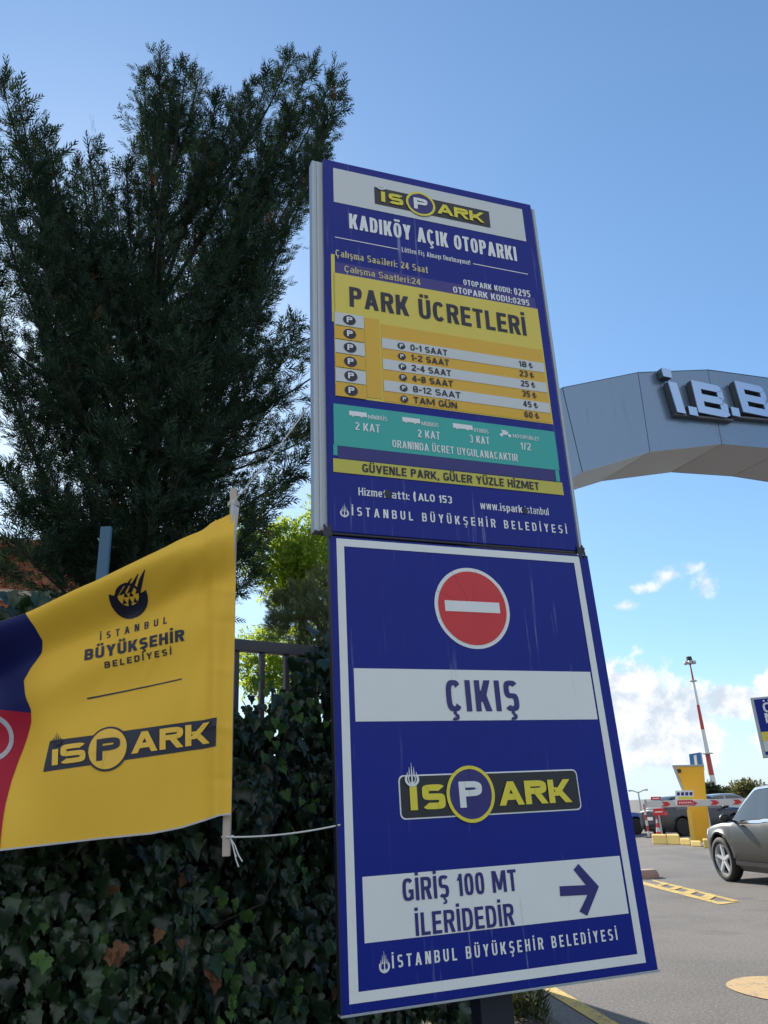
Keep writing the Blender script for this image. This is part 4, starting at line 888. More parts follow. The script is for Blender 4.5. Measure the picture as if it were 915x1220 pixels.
# conifer shrub
SB = at_dist(395, 900, 5.6); SB[2] = 0
ts2 = thing('conifer_shrub', 'grey green bushy conifer shrub just behind the metal railing', 'shrub', SB)
b = MB(); b.tube([SB, SB + np.array([0, 0, 1.6]), at_dist(375, 700, 5.7)], [.05, .03, .008], 7); b.build('trunk', M_bark, ts2, smooth=True)
pos, dirs, nors, szs = [], [], [], []
for px, py, rp, dist, w in ((378, 740, 30, 5.7, 1.0), (362, 715, 22, 5.8, .7), (336, 722, 14, 5.8, .35), (348, 745, 22, 5.6, .6), (385, 700, 22, 5.9, .6), (330, 745, 12, 5.7, .3), (400, 790, 45, 5.7, 1.1), (365, 785, 24, 5.6, .6), (430, 740, 50, 5.8, 1)):
    c = at_dist(px, py, dist); r = rp / FPX * dist
    for i in range(int(420 * w)):
        v = RNG.normal(0, 1, 3); v /= np.linalg.norm(v); d = v + np.array([0, 0, .8]) + RNG.normal(0, .3, 3); add_spray(c + v * r * RNG.random() ** .45, d / np.linalg.norm(d), RNG.uniform(.05, .10))
P = np.array(pos); Dv = np.array(dirs); Nv = np.array(nors); S = np.array(szs)
M_shrub = leaf_mat('shrub_spray', [(.055, .080, .042), (.09, .12, .06), (.14, .16, .07)], .25, (.14, .16, .04), .6)
scatter('crown', SPRAY, SQ, P, np.cross(Dv, Nv), Dv, S, M_shrub, ts2)
# grass at the foot of the post
n = 900; gy = RNG.uniform(6.2, 10.5, n); gx = np.array([kerb_x(q) for q in gy]) - .45 - RNG.random(n) ** 1.5 * 1.6
P = np.stack([gx, gy, np.full(n, .02)], 1); Dv = np.stack([RNG.normal(0, .45, n), RNG.normal(0, .45, n), np.ones(n)], 1)
M_grass = leaf_mat('weed_blade', [(.03, .05, .015), (.06, .08, .025), (.12, .11, .05)], .25, None, .7)
tag(scatter('weeds', SPRAY, SQ, P, np.cross(Dv, RNG.normal(0, 1, P.shape)), Dv, RNG.uniform(.12, .34, n), M_grass, None), kind='stuff')

# ------------------------------------------------------------------ house and blue post on the left
HB = at_dist(60, 690, 13.0); hu, hn = vplane(None, 72.0)
tw = thing('house', 'low house with orange red wall and tiled eaves behind the conifer', 'house', (HB[0], HB[1], 0))
def ho(s, z, o=0.0): p = HB + hu * s + hn * o; return np.array([p[0], p[1], z])
M_owall = mat('orange_red_render', (.42, .13, .07), .9, 0, .2, 3, bump=.3, bscale=20); M_tile = mat('roof_tile', (.30, .12, .07), .85, 0, .3, 8, bump=.5, bscale=12); M_cream = mat('cream_trim', (.55, .45, .36), .8)
ze = at_dist(60, 655, 13)[2]
b = MB(); b.hexa([ho(-5, 0, 0), ho(1.15, 0, 0), ho(1.15, 0, -5), ho(-5, 0, -5), ho(-5, ze - .1, 0), ho(1.15, ze - .1, 0), ho(1.15, ze - .1, -5), ho(-5, ze - .1, -5)]); b.build('wall', M_owall, tw)
b = MB(); b.hexa([ho(-5.3, ze - .09, .35), ho(1.45, ze - .09, .35), ho(1.45, ze - .09, -5.3), ho(-5.3, ze - .09, -5.3), ho(-5.3, ze + .04, .35), ho(1.45, ze + .04, .35), ho(-1, ze + .7, -2.5), ho(-3, ze + .7, -2.5)]); b.build('roof', M_tile, tw)
zb_ = at_dist(60, 718, 13)[2]
b = MB(); b.hexa([ho(-5, zb_, .001), ho(1.16, zb_, .001), ho(1.16, zb_, .06), ho(-5, zb_, .06), ho(-5, zb_ + .18, .001), ho(1.16, zb_ + .18, .001), ho(1.16, zb_ + .18, .06), ho(-5, zb_ + .18, .06)]); b.build('ledge', M_cream, tw)
a = at_dist(127, 628, 5.6); tp = thing('blue_post', 'flat blue metal post standing behind the ivy left of the banner emblem', 'post', (a[0], a[1], 0))
M_bpost = mat('blue_post_paint', (.045, .13, .22), .55, 0, .15, 6, streak=.4, scol=(.1, .12, .14))
b = MB(); b.box(a[0] - .038, a[0] + .038, a[1] - .02, a[1] + .02, 0, a[2]); b.build('shaft', M_bpost, tp, bevel=.006)
b = MB(); b.box(a[0] - .09, a[0] + .09, a[1] - .09, a[1] + .09, 0, .02); b.build('base_plate', M_bpost, tp, bevel=.003)

# ------------------------------------------------------------------ cars
def paint(name, col, metal=.4):
    return mat(name, col, .42, metal, .02, 2, spec=.3, coat=.35)
def smoothstep(a, b, x): t = min(1, max(0, (x - a) / (b - a))); return t * t * (3 - 2 * t)
def car(name, label, col_mat, loc, rotz, L=4.4, Wd=1.82, Ht=1.55, wb=2.65, R=.345, kind='hatch', spokes=5, detail=True):
    root = thing(name, label, 'car', loc, 'cars', rotz); hl = L / 2; ax = (wb / 2 + .05, -wb / 2 + .05); belt = Ht * .60
    hood = Ht * .625; tail = Ht * (.64 if kind == 'sedan' else .70)
    xa, xb = hl * .46, hl * .10                       # windscreen base and top
    xr, xt = (-hl * .42, -hl * .72) if kind == 'sedan' else (-hl * .66, -hl * .90)
    def zt(x):
        if x > xa: return hood - .16 * ((x - xa) / (hl - xa)) ** 1.7
        if x > xb: return hood + (Ht - .03 - hood) * (1 - ((x - xb) / (xa - xb)) ** 1.25)
        if x > xr: return Ht - .03 + .03 * math.sin(math.pi * (x - xr) / (xb - xr))
        if x > xt: return tail + (Ht - .03 - tail) * (1 - ((xr - x) / (xr - xt)) ** 1.35)
        return tail - .06 * ((xt - x) / (hl + xt + .001))
    def cab(x): return max(0, min(1, (zt(x) - hood) / (Ht - .03 - hood)))
    def hw(x): q = abs(x) / hl; return Wd / 2 * (1 - .20 * q ** 7 - .02 * q ** 2)
    def zl(x):
        z = .20 + (.10 * smoothstep(hl * .8, hl, abs(x)))
        for c in ax:
            if abs(x - c) < R + .065: z = max(z, R + math.sqrt(max(0, (R + .065) ** 2 - (x - c) ** 2)))
        return z
    def sec(x):
        w = hw(x); z0 = zl(x); top = zt(x); c = cab(x); zs = min(belt + .02 * (x < 0), top - .03); yr = w * (.93 - .20 * c)
        zm = lambda z: max(z, z0 + .0)
        return [(w * .90, z0), (w * .975, zm(.30)), (w * 1.0, zm(.50)), (w * .995, zm(.72)), (w * .972, max(zm(zs - .06), z0)), (w * .945, max(zs, z0)), (yr, max(top - .055 * (1 - .5 * c), zs + .012)), (yr - .10, top - .008), (w * .42, top + .012), (0, top + .02)]
    def S(x, v, off=0.0, side=1):
        p = sec(x); i = min(int(v), len(p) - 2); u_ = v - i; a, b_ = p[i], p[i + 1]; y, z = a[0] + (b_[0] - a[0]) * u_, a[1] + (b_[1] - a[1]) * u_
        nn = np.array([b_[1] - a[1], -(b_[0] - a[0])]); nn = nn / (np.linalg.norm(nn) + 1e-6)
        return (x, side * (y + nn[0] * off), z + nn[1] * off)
    X = sorted(set([round(q, 3) for q in np.linspace(-hl, hl, 66)] + [round(c + s_ * (R + .064), 3) for c in ax for s_ in (-1, 1)] + [round(c + s_ * (R + .03), 3) for c in ax for s_ in (-1, 1)]))
    b = MB()
    for side in (1, -1): b.grid([[(x, side * y, z) for y, z in sec(x)] for x in X], flip=side < 0)
    for e in (X[0], X[-1]):
        p = sec(e); sg_ = 1 if e > 0 else -1
        b.grid([[(e + sg_ * .05 * math.sin(math.pi * j / 6) * (1 if 0 < i < 9 else 0), y * (1 - j / 3), z) for j in range(7)] for i, (y, z) in enumerate(p)], flip=e > 0)
    body = b.build('body', col_mat, root, smooth=True, doubles=True)
    b = MB(); b.box(-hl + .15, hl - .15, -Wd / 2 * .82, Wd / 2 * .82, .19, .62); b.build('underbody', M_blk, root)
    def patch(nm, x0, x1, v0, v1, off, side, m, par, nx=12, nv=4):
        b = MB(); b.grid([[S(x, v0 + (v1 - v0) * j / nv, off, side) for j in range(nv + 1)] for x in np.linspace(x0, x1, nx + 1)], flip=side < 0); return b.build(nm, m, par, smooth=True)
    xe = xr - (xr - xt) * .55
    for side in (1, -1):
        sp = (xb + xr) / 2 - .02
        patch('side_window', sp + .05, xa - .12, 5.12, 5.90, .006, side, M_glass, root); patch('side_window', xr + .02, sp - .05, 5.12, 5.90, .006, side, M_glass, root)
        if kind != 'sedan' and detail: patch('side_window', xe, xr - .06, 5.2, 5.86, .006, side, M_glass, root, 6)
        if detail:
            patch('window_trim', xe, xa - .06, 5.02, 5.09, .009, side, M_chrome, root, 20, 1); patch('window_trim', xe + .05, xa - .25, 5.92, 5.97, .009, side, M_chrome, root, 20, 1)
            for sx in (xa + .02, sp, xr - .05): patch('door_seam', sx - .005, sx + .005, 1.1, 5.0, .004, side, M_blk, root, 1, 6)
            for sx in (sp + .13, xr + .12): patch('door_handle', sx, sx + .19, 3.62, 3.86, .028, side, M_chrome, root, 4, 1)
            b = MB(); b.grid([[S(x, v, .012, side) for v in (1.0, 1.25, 1.35)] for x in np.linspace(ax[1] + R + .09, ax[0] - R - .09, 10)]); b.build('sill_trim', M_blk, root)
        for c in ax:                                    # arch lip
            b = MB(); rows = []
            for a in np.linspace(RAD(4), RAD(176), 20):
                x = c + (R + .064) * math.cos(a); z = R + (R + .064) * math.sin(a); y = hw(x) * .985
                rows.append([(x, side * (y - .03), z), (x, side * (y + .012), z + .006), (c + (R + .10) * math.cos(a), side * (y + .008), R + (R + .10) * math.sin(a))])
            b.grid(rows); b.build('arch_lip', col_mat if not detail else M_blk, root, smooth=True)
        patch('headlamp', hl * .86, hl * .985, 3.5, 5.3, .008, side, M_lampclr, root, 5, 4); patch('tail_lamp', -hl * .995, -hl * .86, 3.6, 5.2, .008, side, M_lampred, root, 5, 4)
        m_ = MB(); rows = []
        mx, my, mz = xa - .20, hw(xa) * .955, belt + .10
        for t_ in np.linspace(0, math.pi, 8): rows.append([(mx + .07 * math.cos(t_), side * (my + .16 + .10 * math.sin(t_) * math.cos(a)), mz + .075 * math.sin(t_) * math.sin(a) * (1.0)) for a in np.linspace(0, 2 * math.pi, 12, endpoint=False)])
        m_.grid(rows, True); m_.tube([(mx, side * (my - .03), mz - .07), (mx, side * (my + .12), mz - .03)], .022, 6); m_.build('door_mirror', M_blk, root, smooth=True)
    if True:
        b = MB(); b.grid([[S(x, v, .006, 1) for v in (6.15, 7, 8, 9)] + [S(x, v, .006, -1) for v in (8, 7, 6.15)] for x in np.linspace(xb + .05, xa - .04, 8)]); b.build('windscreen', M_glass, root, smooth=True)
        b = MB(); b.grid([[S(x, v, .006, 1) for v in (6.15, 7, 8, 9)] + [S(x, v, .006, -1) for v in (8, 7, 6.15)] for x in np.linspace(xt + .04, xr - .04, 8)]); b.build('rear_window', M_glass, root, smooth=True)
        b = MB(); b.box(hl + .001, hl + .052, -.5, .5, .42, .62); b.build('grille', M_blk, root, bevel=.012)
        b = MB(); b.box(-hl - .056, -hl - .03, -.26, .26, .62, .74); b.build('rear_plate', M_white, root, bevel=.004)
    for c in ax:
        for side in (1, -1):
            wy = side * (Wd / 2 - .115); w_ = MB()
            w_.lathe([(R * .70, -.10), (R * .93, -.105), (R, -.075), (R, .075), (R * .93, .105), (R * .70, .10), (R * .69, .0)], (c, wy, R), 1, 32)
            wh = w_.build('wheel', M_rub, root, smooth=True)
            r_ = MB(); r_.lathe([(R * .705, -.09), (R * .72, .085 * side), (R * .66, .09 * side), (R * .64, .05 * side), (R * .62, -.04 * side)], (c, wy, R), 1, 32); r_.lathe([(R * .14, .02 * side), (R * .13, .075 * side), (.01, .08 * side)], (c, wy, R), 1, 16)
            for k in range(spokes):
                a = 2 * math.pi * k / spokes + .3; ca, sa = math.cos(a), math.sin(a)
                f = lambda u_, w2, d: (c + ca * u_ - sa * w2, wy + side * d, R + sa * u_ + ca * w2)
                r_.hexa([f(R * .10, -R * .095, .045), f(R * .66, -R * .075, .05), f(R * .66, R * .075, .05), f(R * .10, R * .095, .045), f(R * .10, -R * .075, .078), f(R * .66, -R * .055, .086), f(R * .66, R * .055, .086), f(R * .10, R * .075, .078)])
            r_.build('rim', M_rim, wh, smooth=False)
            d_ = MB(); d_.lathe([(R * .60, -.05), (R * .60, -.02)], (c, wy, R), 1, 24); d_.build('brake_disc', M_blk, wh)
    return root
M_brown = paint('brown_grey_metallic', (.016, .014, .0135), .0); M_greycar = paint('grey_metallic', (.06, .062, .07), .3); M_bluecar = paint('blue_paint', (.03, .09, .30), .2); M_dkblue = paint('dark_blue_paint', (.02, .04, .11), .3); M_silver = paint('pale_silver_paint', (.42, .46, .50), .5)
def heading(px, py, az_deg, wx, wy, k=1.0, dist=None):
    """car position so that the wheel at (wx, wy) stands at a ground point of the photo"""
    g_ = on_ground(px, py) * k; a = RAD(az_deg); f = np.array([math.sin(a), math.cos(a)]); l = np.array([-math.cos(a), math.sin(a)])
    c = g_[:2] - f * wx - l * wy; return (c[0], c[1], 0), math.pi / 2 - a
p, r = heading(872, 1050, -8, 1.375, .80); car('parked_car', 'brown grey crossover with five spoke alloy wheels, nearest car, at the right edge', M_brown, p, r, 4.26, 1.84, 1.60, 2.65, .365)
p, r = heading(815, 996, 72, -1.2, -.76); car('parked_car', 'grey hatchback seen from behind the red and white barrier arm', M_greycar, p, r, 4.2, 1.78, 1.48, 2.5, .33, detail=False)
p, r = heading(759, 997, 76, 1.3, -.76, 1.06); car('parked_car', 'bright blue hatchback half hidden behind the exit board, left of the grey hatchback', M_bluecar, p, r, 4.1, 1.76, 1.50, 2.5, .33, detail=False)
p, r = heading(848, 989, 80, 0, -.76, 1.0); car('parked_car', 'dark blue saloon just behind the yellow barrier column', M_dkblue, p, r, 4.4, 1.78, 1.45, 2.6, .33, 'sedan', detail=False)
p, r = heading(880, 985, 84, 0, -.76, 1.0); car('parked_car', 'pale silver saloon far beyond the barrier arm near the small trees', M_silver, p, r, 4.5, 1.8, 1.48, 2.65, .33, 'sedan', detail=False)

# ------------------------------------------------------------------ barrier, column and gate things
def face_plane(px, py, dist, azd=None):
    P = at_dist(px, py, dist); a = math.degrees(math.atan2(P[0], P[1])) + 90 if azd is None else azd
    u_, n_ = vplane(None, a); return P, u_, (n_ if n_[1] < 0 else -n_)
def flat(P, u_, n_): return lambda px, py, o=0.0: on_plane(px, py, P, n_) + n_ * o
GD = float(np.linalg.norm(on_ground(830, 1003)[:2]))
CP, cu, cn = face_plane(828, 960, GD); cf = flat(CP, cu, cn)
tc_ = thing('barrier_column', 'tall yellow barrier column with leaning grey head', 'barrier', (CP[0], CP[1], 0))
gp = on_ground(835, 1003.5); yb_ = lambda px: 1003.5 - (px - 835) * .05
b = MB(); b.prism([(804.5, 913.2), (838.5, 912.6), (840.5, 940), (844, 972), (846.5, 1003.0), (823.5, 1004.0), (821, 975), (817, 948)], cf, 0, -.55); b.build('column_body', M_yellow, tc_, bevel=.012)
b = MB(); b.prism([(801.2, 913.4), (804.3, 913.2), (816.8, 947.5), (814.2, 946), (810, 936)], cf, .02, -.50); b.build('head_face', M_galv, tc_, bevel=.006)
b = MB(); b.prism([(801, 911.6), (838.8, 910.9), (838.8, 912.8), (801, 913.6)], cf, .03, -.58); b.build('head_cap', M_galv, tc_, bevel=.004)
b = MB(); b.prism([(806.5, 916.5), (811, 916.2), (812, 920.5), (808, 921)], cf, .022, .03); b.build('reader_window', M_blk, tc_)
b = MB(); b.prism([(818.2, 965), (823.5, 965), (829.5, 1003.6), (823.6, 1004.0)], cf, .004, .02); b.build('lighter_face', mat('yellow_enamel_light', (.80, .50, .08), .4), tc_)  # thin sheet giving the column's left face a lighter yellow
BPt, bu, bn_ = face_plane(820, 966, GD - 1.0, 90 + 19.5); bf = flat(BPt, bu, bn_)
ba = thing('barrier_arm', 'white barrier arm with red chevrons reaching across the exit lane', 'barrier', on_plane(768, 966, BPt, bn_))
yb1 = lambda x: 957.2 - (x - 768) * .032; yb2 = lambda x: 962.3 - (x - 768) * .030
arm_t = lambda x: 954.6 - (x - 768) * .030; arm_b = lambda x: 962.6 - (x - 768) * .030
b = MB(); b.prism([(768, arm_t(768)), (985, arm_t(985)), (985, arm_b(985)), (768, arm_b(768))], bf, 0, -.10); b.build('arm', mat('dirty_white_paint', (.60, .59, .57), .55, 0, .15, 2, streak=.5, scol=(.3, .27, .24), stretch=(6, 6, 2)), ba, bevel=.012)
for x in (788, 820, 846, 873, 900, 928, 955):
    b = MB(); yt, yb_2 = arm_t(x) + 1.2, arm_b(x) - 1.2; m_ = (yt + yb_2) / 2
    b.prism([(x, yt), (x + 7, yt), (x + 11, m_), (x + 7, yb_2), (x, yb_2), (x + 3.5, m_)], bf, .001, .012); b.build('chevron', M_signred, ba)
b = MB(); b.prism([(767.5, 952.5), (770, 952.3), (770, 962.8), (767.5, 963)], bf, .02, -.12); b.build('end_cap', M_galv, ba, bevel=.004)
b = MB(); P9 = bf(985, 957); b.box(P9[0] - .25, P9[0] + .25, P9[1] - .3, P9[1] + .2, 0, P9[2] + .15); b.build('cabinet', M_yellow, ba, bevel=.02)
def plate(name, label, x0, y0, x1, y1, m, off, slant=-.03, par=None, th=.012):
    b = MB(); f = lambda x, y, o: bf(x, y + slant * (x - x0), o)
    b.prism([(x0, y0), (x1, y0), (x1, y1), (x0, y1)], f, off, off + th); return b.build(name, m, par, bevel=.002), f
ip = thing('information_plate', 'small notice plate with coloured pictograms and red foot, fixed to the barrier arm', 'sign', bf(816, 958))
_, f = plate('plate', None, 804.5, 942, 826, 959.8, M_white, .02, -.02, ip)
art('pictogram_row', M_inkblue, ip, lambda x, y, o=0: f(x, y, .033 + o), [[((806.5 + 5 * i, 944), (810 + 5 * i, 944), (810 + 5 * i, 948), (806.5 + 5 * i, 948)) for i in range(4)]], .001)
art('yellow_band', M_logoyel, ip, lambda x, y, o=0: f(x, y, .033 + o), [[((808, 949.5), (825.5, 949.5), (825.5, 952.6), (808, 952.6))]], .001)
art('red_band', M_signred, ip, lambda x, y, o=0: f(x, y, .033 + o), [[((807, 953.4), (825.7, 953.4), (825.7, 959.4), (807, 959.4))]], .001)
art('band_marks', M_whitetext, ip, lambda x, y, o=0: f(x, y, .033 + o), [[((809 + 2.6 * i, 955.6), (810.6 + 2.6 * i, 955.6), (810.6 + 2.6 * i, 957.2), (809 + 2.6 * i, 957.2)) for i in range(6)]], .002)
def pplate(label, x0, y0, x1, y1, px, post_y1):
    t_ = thing('red_plate', label, 'sign', on_ground(px, post_y1))
    Q, qu, qn = face_plane(px, post_y1, float(np.linalg.norm(on_ground(px, post_y1)[:2])), 109.5); qf = flat(Q, qu, qn)
    b = MB(); b.prism([(x0, y0), (x1, y0 - .4), (x1, y1 - .4), (x0, y1)], qf, 0, -.03); b.build('plate', M_signred, t_, bevel=.004)
    m_ = (y0 + y1) / 2; art('plate_stripe', M_whitetext, t_, lambda x, y, o=0: qf(x, y, o), [[((x0 + 2, m_ - .6), (x1 - 2, m_ - 1.0), (x1 - 2, m_ + .2), (x0 + 2, m_ + .6))]], .003)
    a_ = qf(px, y1, -.05); b = MB(); b.tube([(a_[0], a_[1], .0), tuple(a_)], .035, 8); 
    return t_, b, a_
t_, b, a_ = pplate('small red plate on a red and white post by the barrier arm end', 775.2, 949.4, 787.4, 953.4, 772.6 + 8, 997)
b.build('post', M_galv, t_)
t_, b, a_ = pplate('larger red plate just below the barrier arm above the traffic cone', 778, 963.4, 791.5, 971.6, 785, 998.5); b.build('post', M_galv, t_)
pp = on_ground(773.5, 998); mp_ = thing('marker_post', 'slim red and white marker post left of the traffic cone', 'post', pp)
for i in range(6):
    b = MB(); z0 = .04 + i * .2; b.tube([(pp[0], pp[1], z0), (pp[0], pp[1], z0 + .2)], .045, 10); b.build('band', M_poler if i % 2 else M_polew, mp_)
b = MB(); b.box(pp[0] - .16, pp[0] + .16, pp[1] - .16, pp[1] + .16, 0, .04); b.build('base', M_rub, mp_, bevel=.01)
cp_ = on_ground(786.5, 997.5); tcn = thing('traffic_cone', 'red and white striped traffic cone on the kerb by the barrier', 'traffic cone', cp_)
prof = lambda z: .145 - .115 * (z / .78)
for i, (z0, z1) in enumerate(((.03, .2), (.2, .36), (.36, .52), (.52, .66), (.66, .78))):
    b = MB(); b.lathe([(prof(z0), z0), (prof(z1), z1)], cp_, 2, 18); b.build('cone_band', M_signred if i % 2 == 0 else M_polew, tcn, smooth=False)
b = MB(); b.box(cp_[0] - .2, cp_[0] + .2, cp_[1] - .2, cp_[1] + .2, .0, .03); b.build('base', M_signred, tcn, bevel=.008)
for i, (x0, x1, yy, lab) in enumerate(((778, 795.5, 1005.8, 'yellow painted kerb block at the left end of the barrier island'), (796, 811, 1006.2, 'yellow painted kerb block in the middle of the barrier island'), (811.5, 823, 1007.0, 'lower yellow kerb block against the barrier column'), (824, 836, 1008.6, 'yellow foot block right in front of the barrier column'), (839, 868, 1010.5, 'yellow kerb block right of the barrier column by the brown grey car'))):
    a0_, a1_ = on_ground(x0, yy), on_ground(x1, yy + .4); dn = np.array([a0_[0], a0_[1], 0]); dn /= np.linalg.norm(dn); h = (.30, .30, .20, .16, .24)[i]
    b = MB(); dd_ = dn * .55; ins = dn * .06
    b.hexa([a0_, a1_, a1_ + dd_, a0_ + dd_, a0_ + ins + np.array([0, 0, h]), a1_ + ins + np.array([0, 0, h]), a1_ + dd_ + np.array([0, 0, h]), a0_ + dd_ + np.array([0, 0, h])])
    tag(b.build('kerb_block', M_kerb, bevel=.03), lab, 'kerb block', 'yellow kerb blocks of the barrier island')
kx, ky = on_ground(770, 1046)[:2]
b = MB(); rows = []
for z, k in ((0, 1.0), (.06, 1.02), (.12, .92), (.15, .7)): rows.append([(kx + k * (.24 * math.copysign(abs(math.cos(a)) ** .6, math.cos(a)) + .01 * math.sin(5 * a)), ky + k * .20 * math.copysign(abs(math.sin(a)) ** .6, math.sin(a)), z) for a in np.linspace(0, 2 * math.pi, 20, endpoint=False)])
b.grid(rows, True); b.face(rows[-1]); tag(b.build('kerb_stone', mat('pinkish_stone', (.42, .27, .21), .85, 0, .2, 8, bump=.5, bscale=30), smooth=True), 'pinkish rounded stone at the corner of the yellow road hatching', 'stone')
# blue sign over the column
IP, iu, in_ = face_plane(830, 903, GD + 1.2); if_ = flat(IP, iu, in_)
ti = thing('blue_road_sign', 'small blue sign with a white bar standing above the yellow barrier column', 'sign', (IP[0], IP[1], 0))
b = MB(); b.prism([(820.8, 898.5), (834.6, 896.2), (838.0, 917), (823.2, 918)], if_, 0, -.05); b.build('plate', mat('sky_blue_sheet', (.03, .16, .42), .4), ti, bevel=.004)
b = MB(); b.prism([(834.7, 896.2), (836, 897.0), (839.4, 917), (838.1, 917.2)], if_, .01, -.08); b.build('plate_edge', M_galv, ti)
art('white_bar', M_white, ti, lambda x, y, o=0: if_(x, y, o), [[((826.4, 900), (829.6, 899.4), (831.2, 913), (828, 913.4))]], .004)
a_ = if_(832, 910, -.12); b = MB(); b.tube([(a_[0], a_[1], 0), tuple(a_)], .04, 8); b.build('post', M_galv, ti)
# payment point board at the right edge
NP, nu_, nn_ = face_plane(915, 870, 17.0, 112.0); nf = flat(NP, nu_, nn_)
npnt = np.array(nf(931, 905)); tn = thing('payment_board', 'navy board with white lettering and yellow band high at the right edge', 'sign board', (npnt[0], npnt[1], 0))
zt_, zb2 = nf(893.5, 831.5)[2], nf(903.0, 903.5)[2]; O = np.array(nf(893.5, 831.5)); O[2] = 0
def nb(s, z, o=0.0): p = O + nu_ * s + nn_ * o; return np.array([p[0], p[1], z])
Hn = zt_ - zb2; NW = 1.35
def nslab(name, s0, s1, z0, z1, o0, o1, m, par=None, bev=.004):
    b = MB(); b.hexa([nb(s0, z0, o1), nb(s1, z0, o1), nb(s1, z0, o0), nb(s0, z0, o0), nb(s0, z1, o1), nb(s1, z1, o1), nb(s1, z1, o0), nb(s0, z1, o0)]); return b.build(name, m, par or tn, bevel=bev)
nslab('frame', 0, NW, zb2, zt_, -.16, 0, M_alu, bev=.01)
fp = nslab('face_panel', .06, NW - .06, zb2 + .05, zt_ - .04, .001, .006, M_blue, bev=0)
art('yellow_band', M_lemon, tn, nb, [rect(.06, zb2 + Hn * .27, NW - .06, zb2 + Hn * .42)], .009)
art('white_band', M_grayw, tn, nb, [rect(.06, zb2 + Hn * .10, NW - .06, zb2 + Hn * .268)], .009)
art('lettering', M_whitetext, tn, nb, [text_quads('ÖDEME', .19, 1.12, zb2 + Hn * .735, .185, .2, gap=.14), text_quads('NOKTASI', .19, 1.2, zb2 + Hn * .56, .185, .2, gap=.14)], .010)
art('band_lettering', M_ink, tn, nb, [rect(.22, zb2 + Hn * .375, 1.0, zb2 + Hn * .385), rect(.16, zb2 + Hn * .31, 1.1, zb2 + Hn * .33)], .011)
art('icon_plate', M_blackp, tn, nb, [rect(.22, zb2 + Hn * .14, 1.05, zb2 + Hn * .235)], .011); art('icon_ring', M_logoyel, tn, nb, [ring(.36, zb2 + Hn * .13, .60, zb2 + Hn * .245, .02, .02, ex=2)], .013)
b = MB(); q_ = nb(NW / 2, 0, -.10); b.tube([(q_[0], q_[1], 0), (q_[0], q_[1], zb2 + .1)], .06, 10); b.build('post', M_galv, tn)
# light mast
mb_ = on_ground(853, 960.5); MD = 95.0; mbp = at_dist(853.4, 953, MD); mtop = at_dist(825, 783, MD)[2]
tm = thing('light_mast', 'tall red and white banded floodlight mast far behind the barrier', 'light mast', (mbp[0], mbp[1], 0))
zc = [0] + [at_dist(840, y, MD)[2] for y in (924, 898, 869, 839, 810)] + [mtop - .6]
for i in range(6):
    r0, r1 = .34 - .045 * i, .34 - .045 * (i + 1); b = MB(); b.tube([(mbp[0], mbp[1], zc[i]), (mbp[0], mbp[1], zc[i + 1])], [r0, r1], 12); b.build('mast_section', M_poler if i % 2 else M_polew, tm, smooth=True)
for z in (zc[2], zc[5]): b = MB(); b.lathe([(.3, -.08), (.62 if z == zc[2] else .4, -.04), (.62 if z == zc[2] else .4, .04), (.3, .08)], (mbp[0], mbp[1], z), 2, 16); b.build('collar', M_galv, tm)
b = MB(); b.lathe([(.15, -.2), (.44, -.12), (.46, .0), (.44, .10), (.15, .16)], (mbp[0], mbp[1], mtop - .5), 2, 20); b.build('head_ring', M_galv, tm)
for k in range(6):
    a = math.pi / 3 * k + .2; q_ = np.array([mbp[0] + .52 * math.cos(a), mbp[1] + .52 * math.sin(a), mtop - .55]); b = MB(); b.box(q_[0] - .19, q_[0] + .19, q_[1] - .19, q_[1] + .19, q_[2] - .20, q_[2] + .12); b.build('floodlight', M_galv, tm, bevel=.08)
b = MB(); b.lathe([(.35, 0), (.3, .5)], (mbp[0], mbp[1], mtop - .4), 2, 10); b.build('top_cap', M_blk, tm)
lp_ = at_dist(762.5, 957, 80); tlp = thing('street_lamp', 'thin distant twin armed lamp post just right of the exit board', 'street lamp', (lp_[0], lp_[1], 0))
zz = at_dist(762, 943, 80)[2]
b = MB(); b.tube([(lp_[0], lp_[1], 0), (lp_[0], lp_[1], zz)], [.1, .06], 8); b.build('pole', M_galv, tlp)
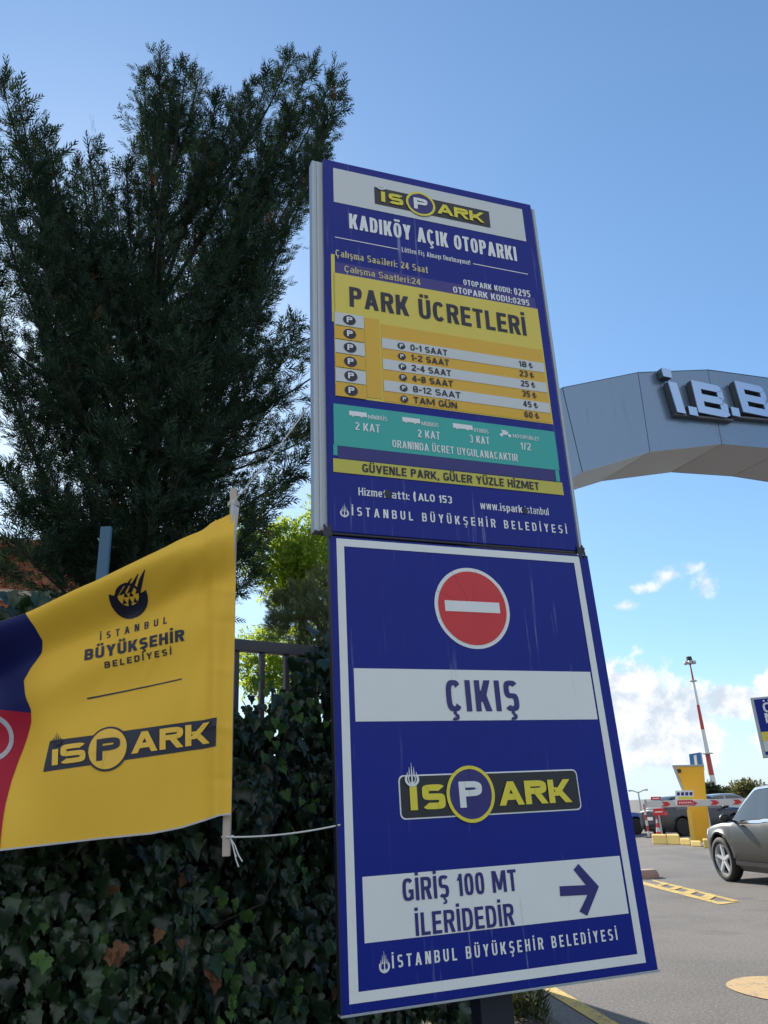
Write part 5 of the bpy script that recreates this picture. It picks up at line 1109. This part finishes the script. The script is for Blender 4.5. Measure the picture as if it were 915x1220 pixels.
for s_ in (-1, 1): b = MB(); b.tube([(lp_[0], lp_[1], zz - .1), (lp_[0] + s_ * .5, lp_[1], zz + .1), (lp_[0] + s_ * .9, lp_[1], zz + .12)], [.05, .05, .10], 6); b.build('lamp_arm', M_galv, tlp)

# distant trees and shrubs beyond the car park
M_olv = leaf_mat('distant_olive_leaf', [(.06, .065, .025), (.11, .11, .04), (.16, .15, .06)], .3, (.25, .25, .06), .7); M_dgr = leaf_mat('distant_green_leaf', [(.03, .045, .022), (.05, .07, .03), (.08, .095, .04)], .25, None, .7)
def far_tree(label, px, ytop, rp, dist, m):
    base = at_dist(px, 955, dist); base[2] = 0; top = at_dist(px, ytop, dist)[2]; R_ = rp / FPX * dist
    t_ = thing('distant_tree', label, 'tree', base, 'trees beyond the car park'); b = MB(); b.tube([base, base + np.array([.05, 0, top * .4]), base + np.array([0, 0, top * .8])], [.12, .09, .03], 7)
    for k in range(5): a = k * 1.26; b.tube([base + np.array([0, 0, top * .4]), base + np.array([R_ * .5 * math.cos(a), R_ * .5 * math.sin(a), top * .75])], [.05, .015], 5)
    b.build('trunk', M_bark, t_)
    n = 2600; v = RNG.normal(0, 1, (n, 3)); v /= np.linalg.norm(v, axis=1, keepdims=True); rad = RNG.random(n)[:, None] ** .5 * (1 + .28 * np.sin(v[:, 0:1] * 5 + px) * np.sin(v[:, 2:3] * 6 + 1) + .2 * np.sin(v[:, 1:2] * 9))
    P = base[None] + np.array([0, 0, top * .62]) + v * rad * np.array([R_, R_, top * .36]); D = v + RNG.normal(0, .6, (n, 3))
    scatter('crown', LF, LFQ, P, np.cross(D, RNG.normal(0, 1, (n, 3))), D, RNG.uniform(.16, .32, n), m, t_)
far_tree('small olive tree right of the light mast foot, before the brown grey car', 893, 929, 15, 70, M_olv)
far_tree('dark green tree peeking out right behind the yellow barrier column', 848, 932, 10, 78, M_dgr)
far_tree('low dull green tree between the mast foot and the olive tree', 868, 938, 14, 84, M_dgr)
far_tree('rounded tree at the far right beyond the brown grey car', 935, 932, 18, 80, M_dgr)
for o in LOCALS: del o['local_']
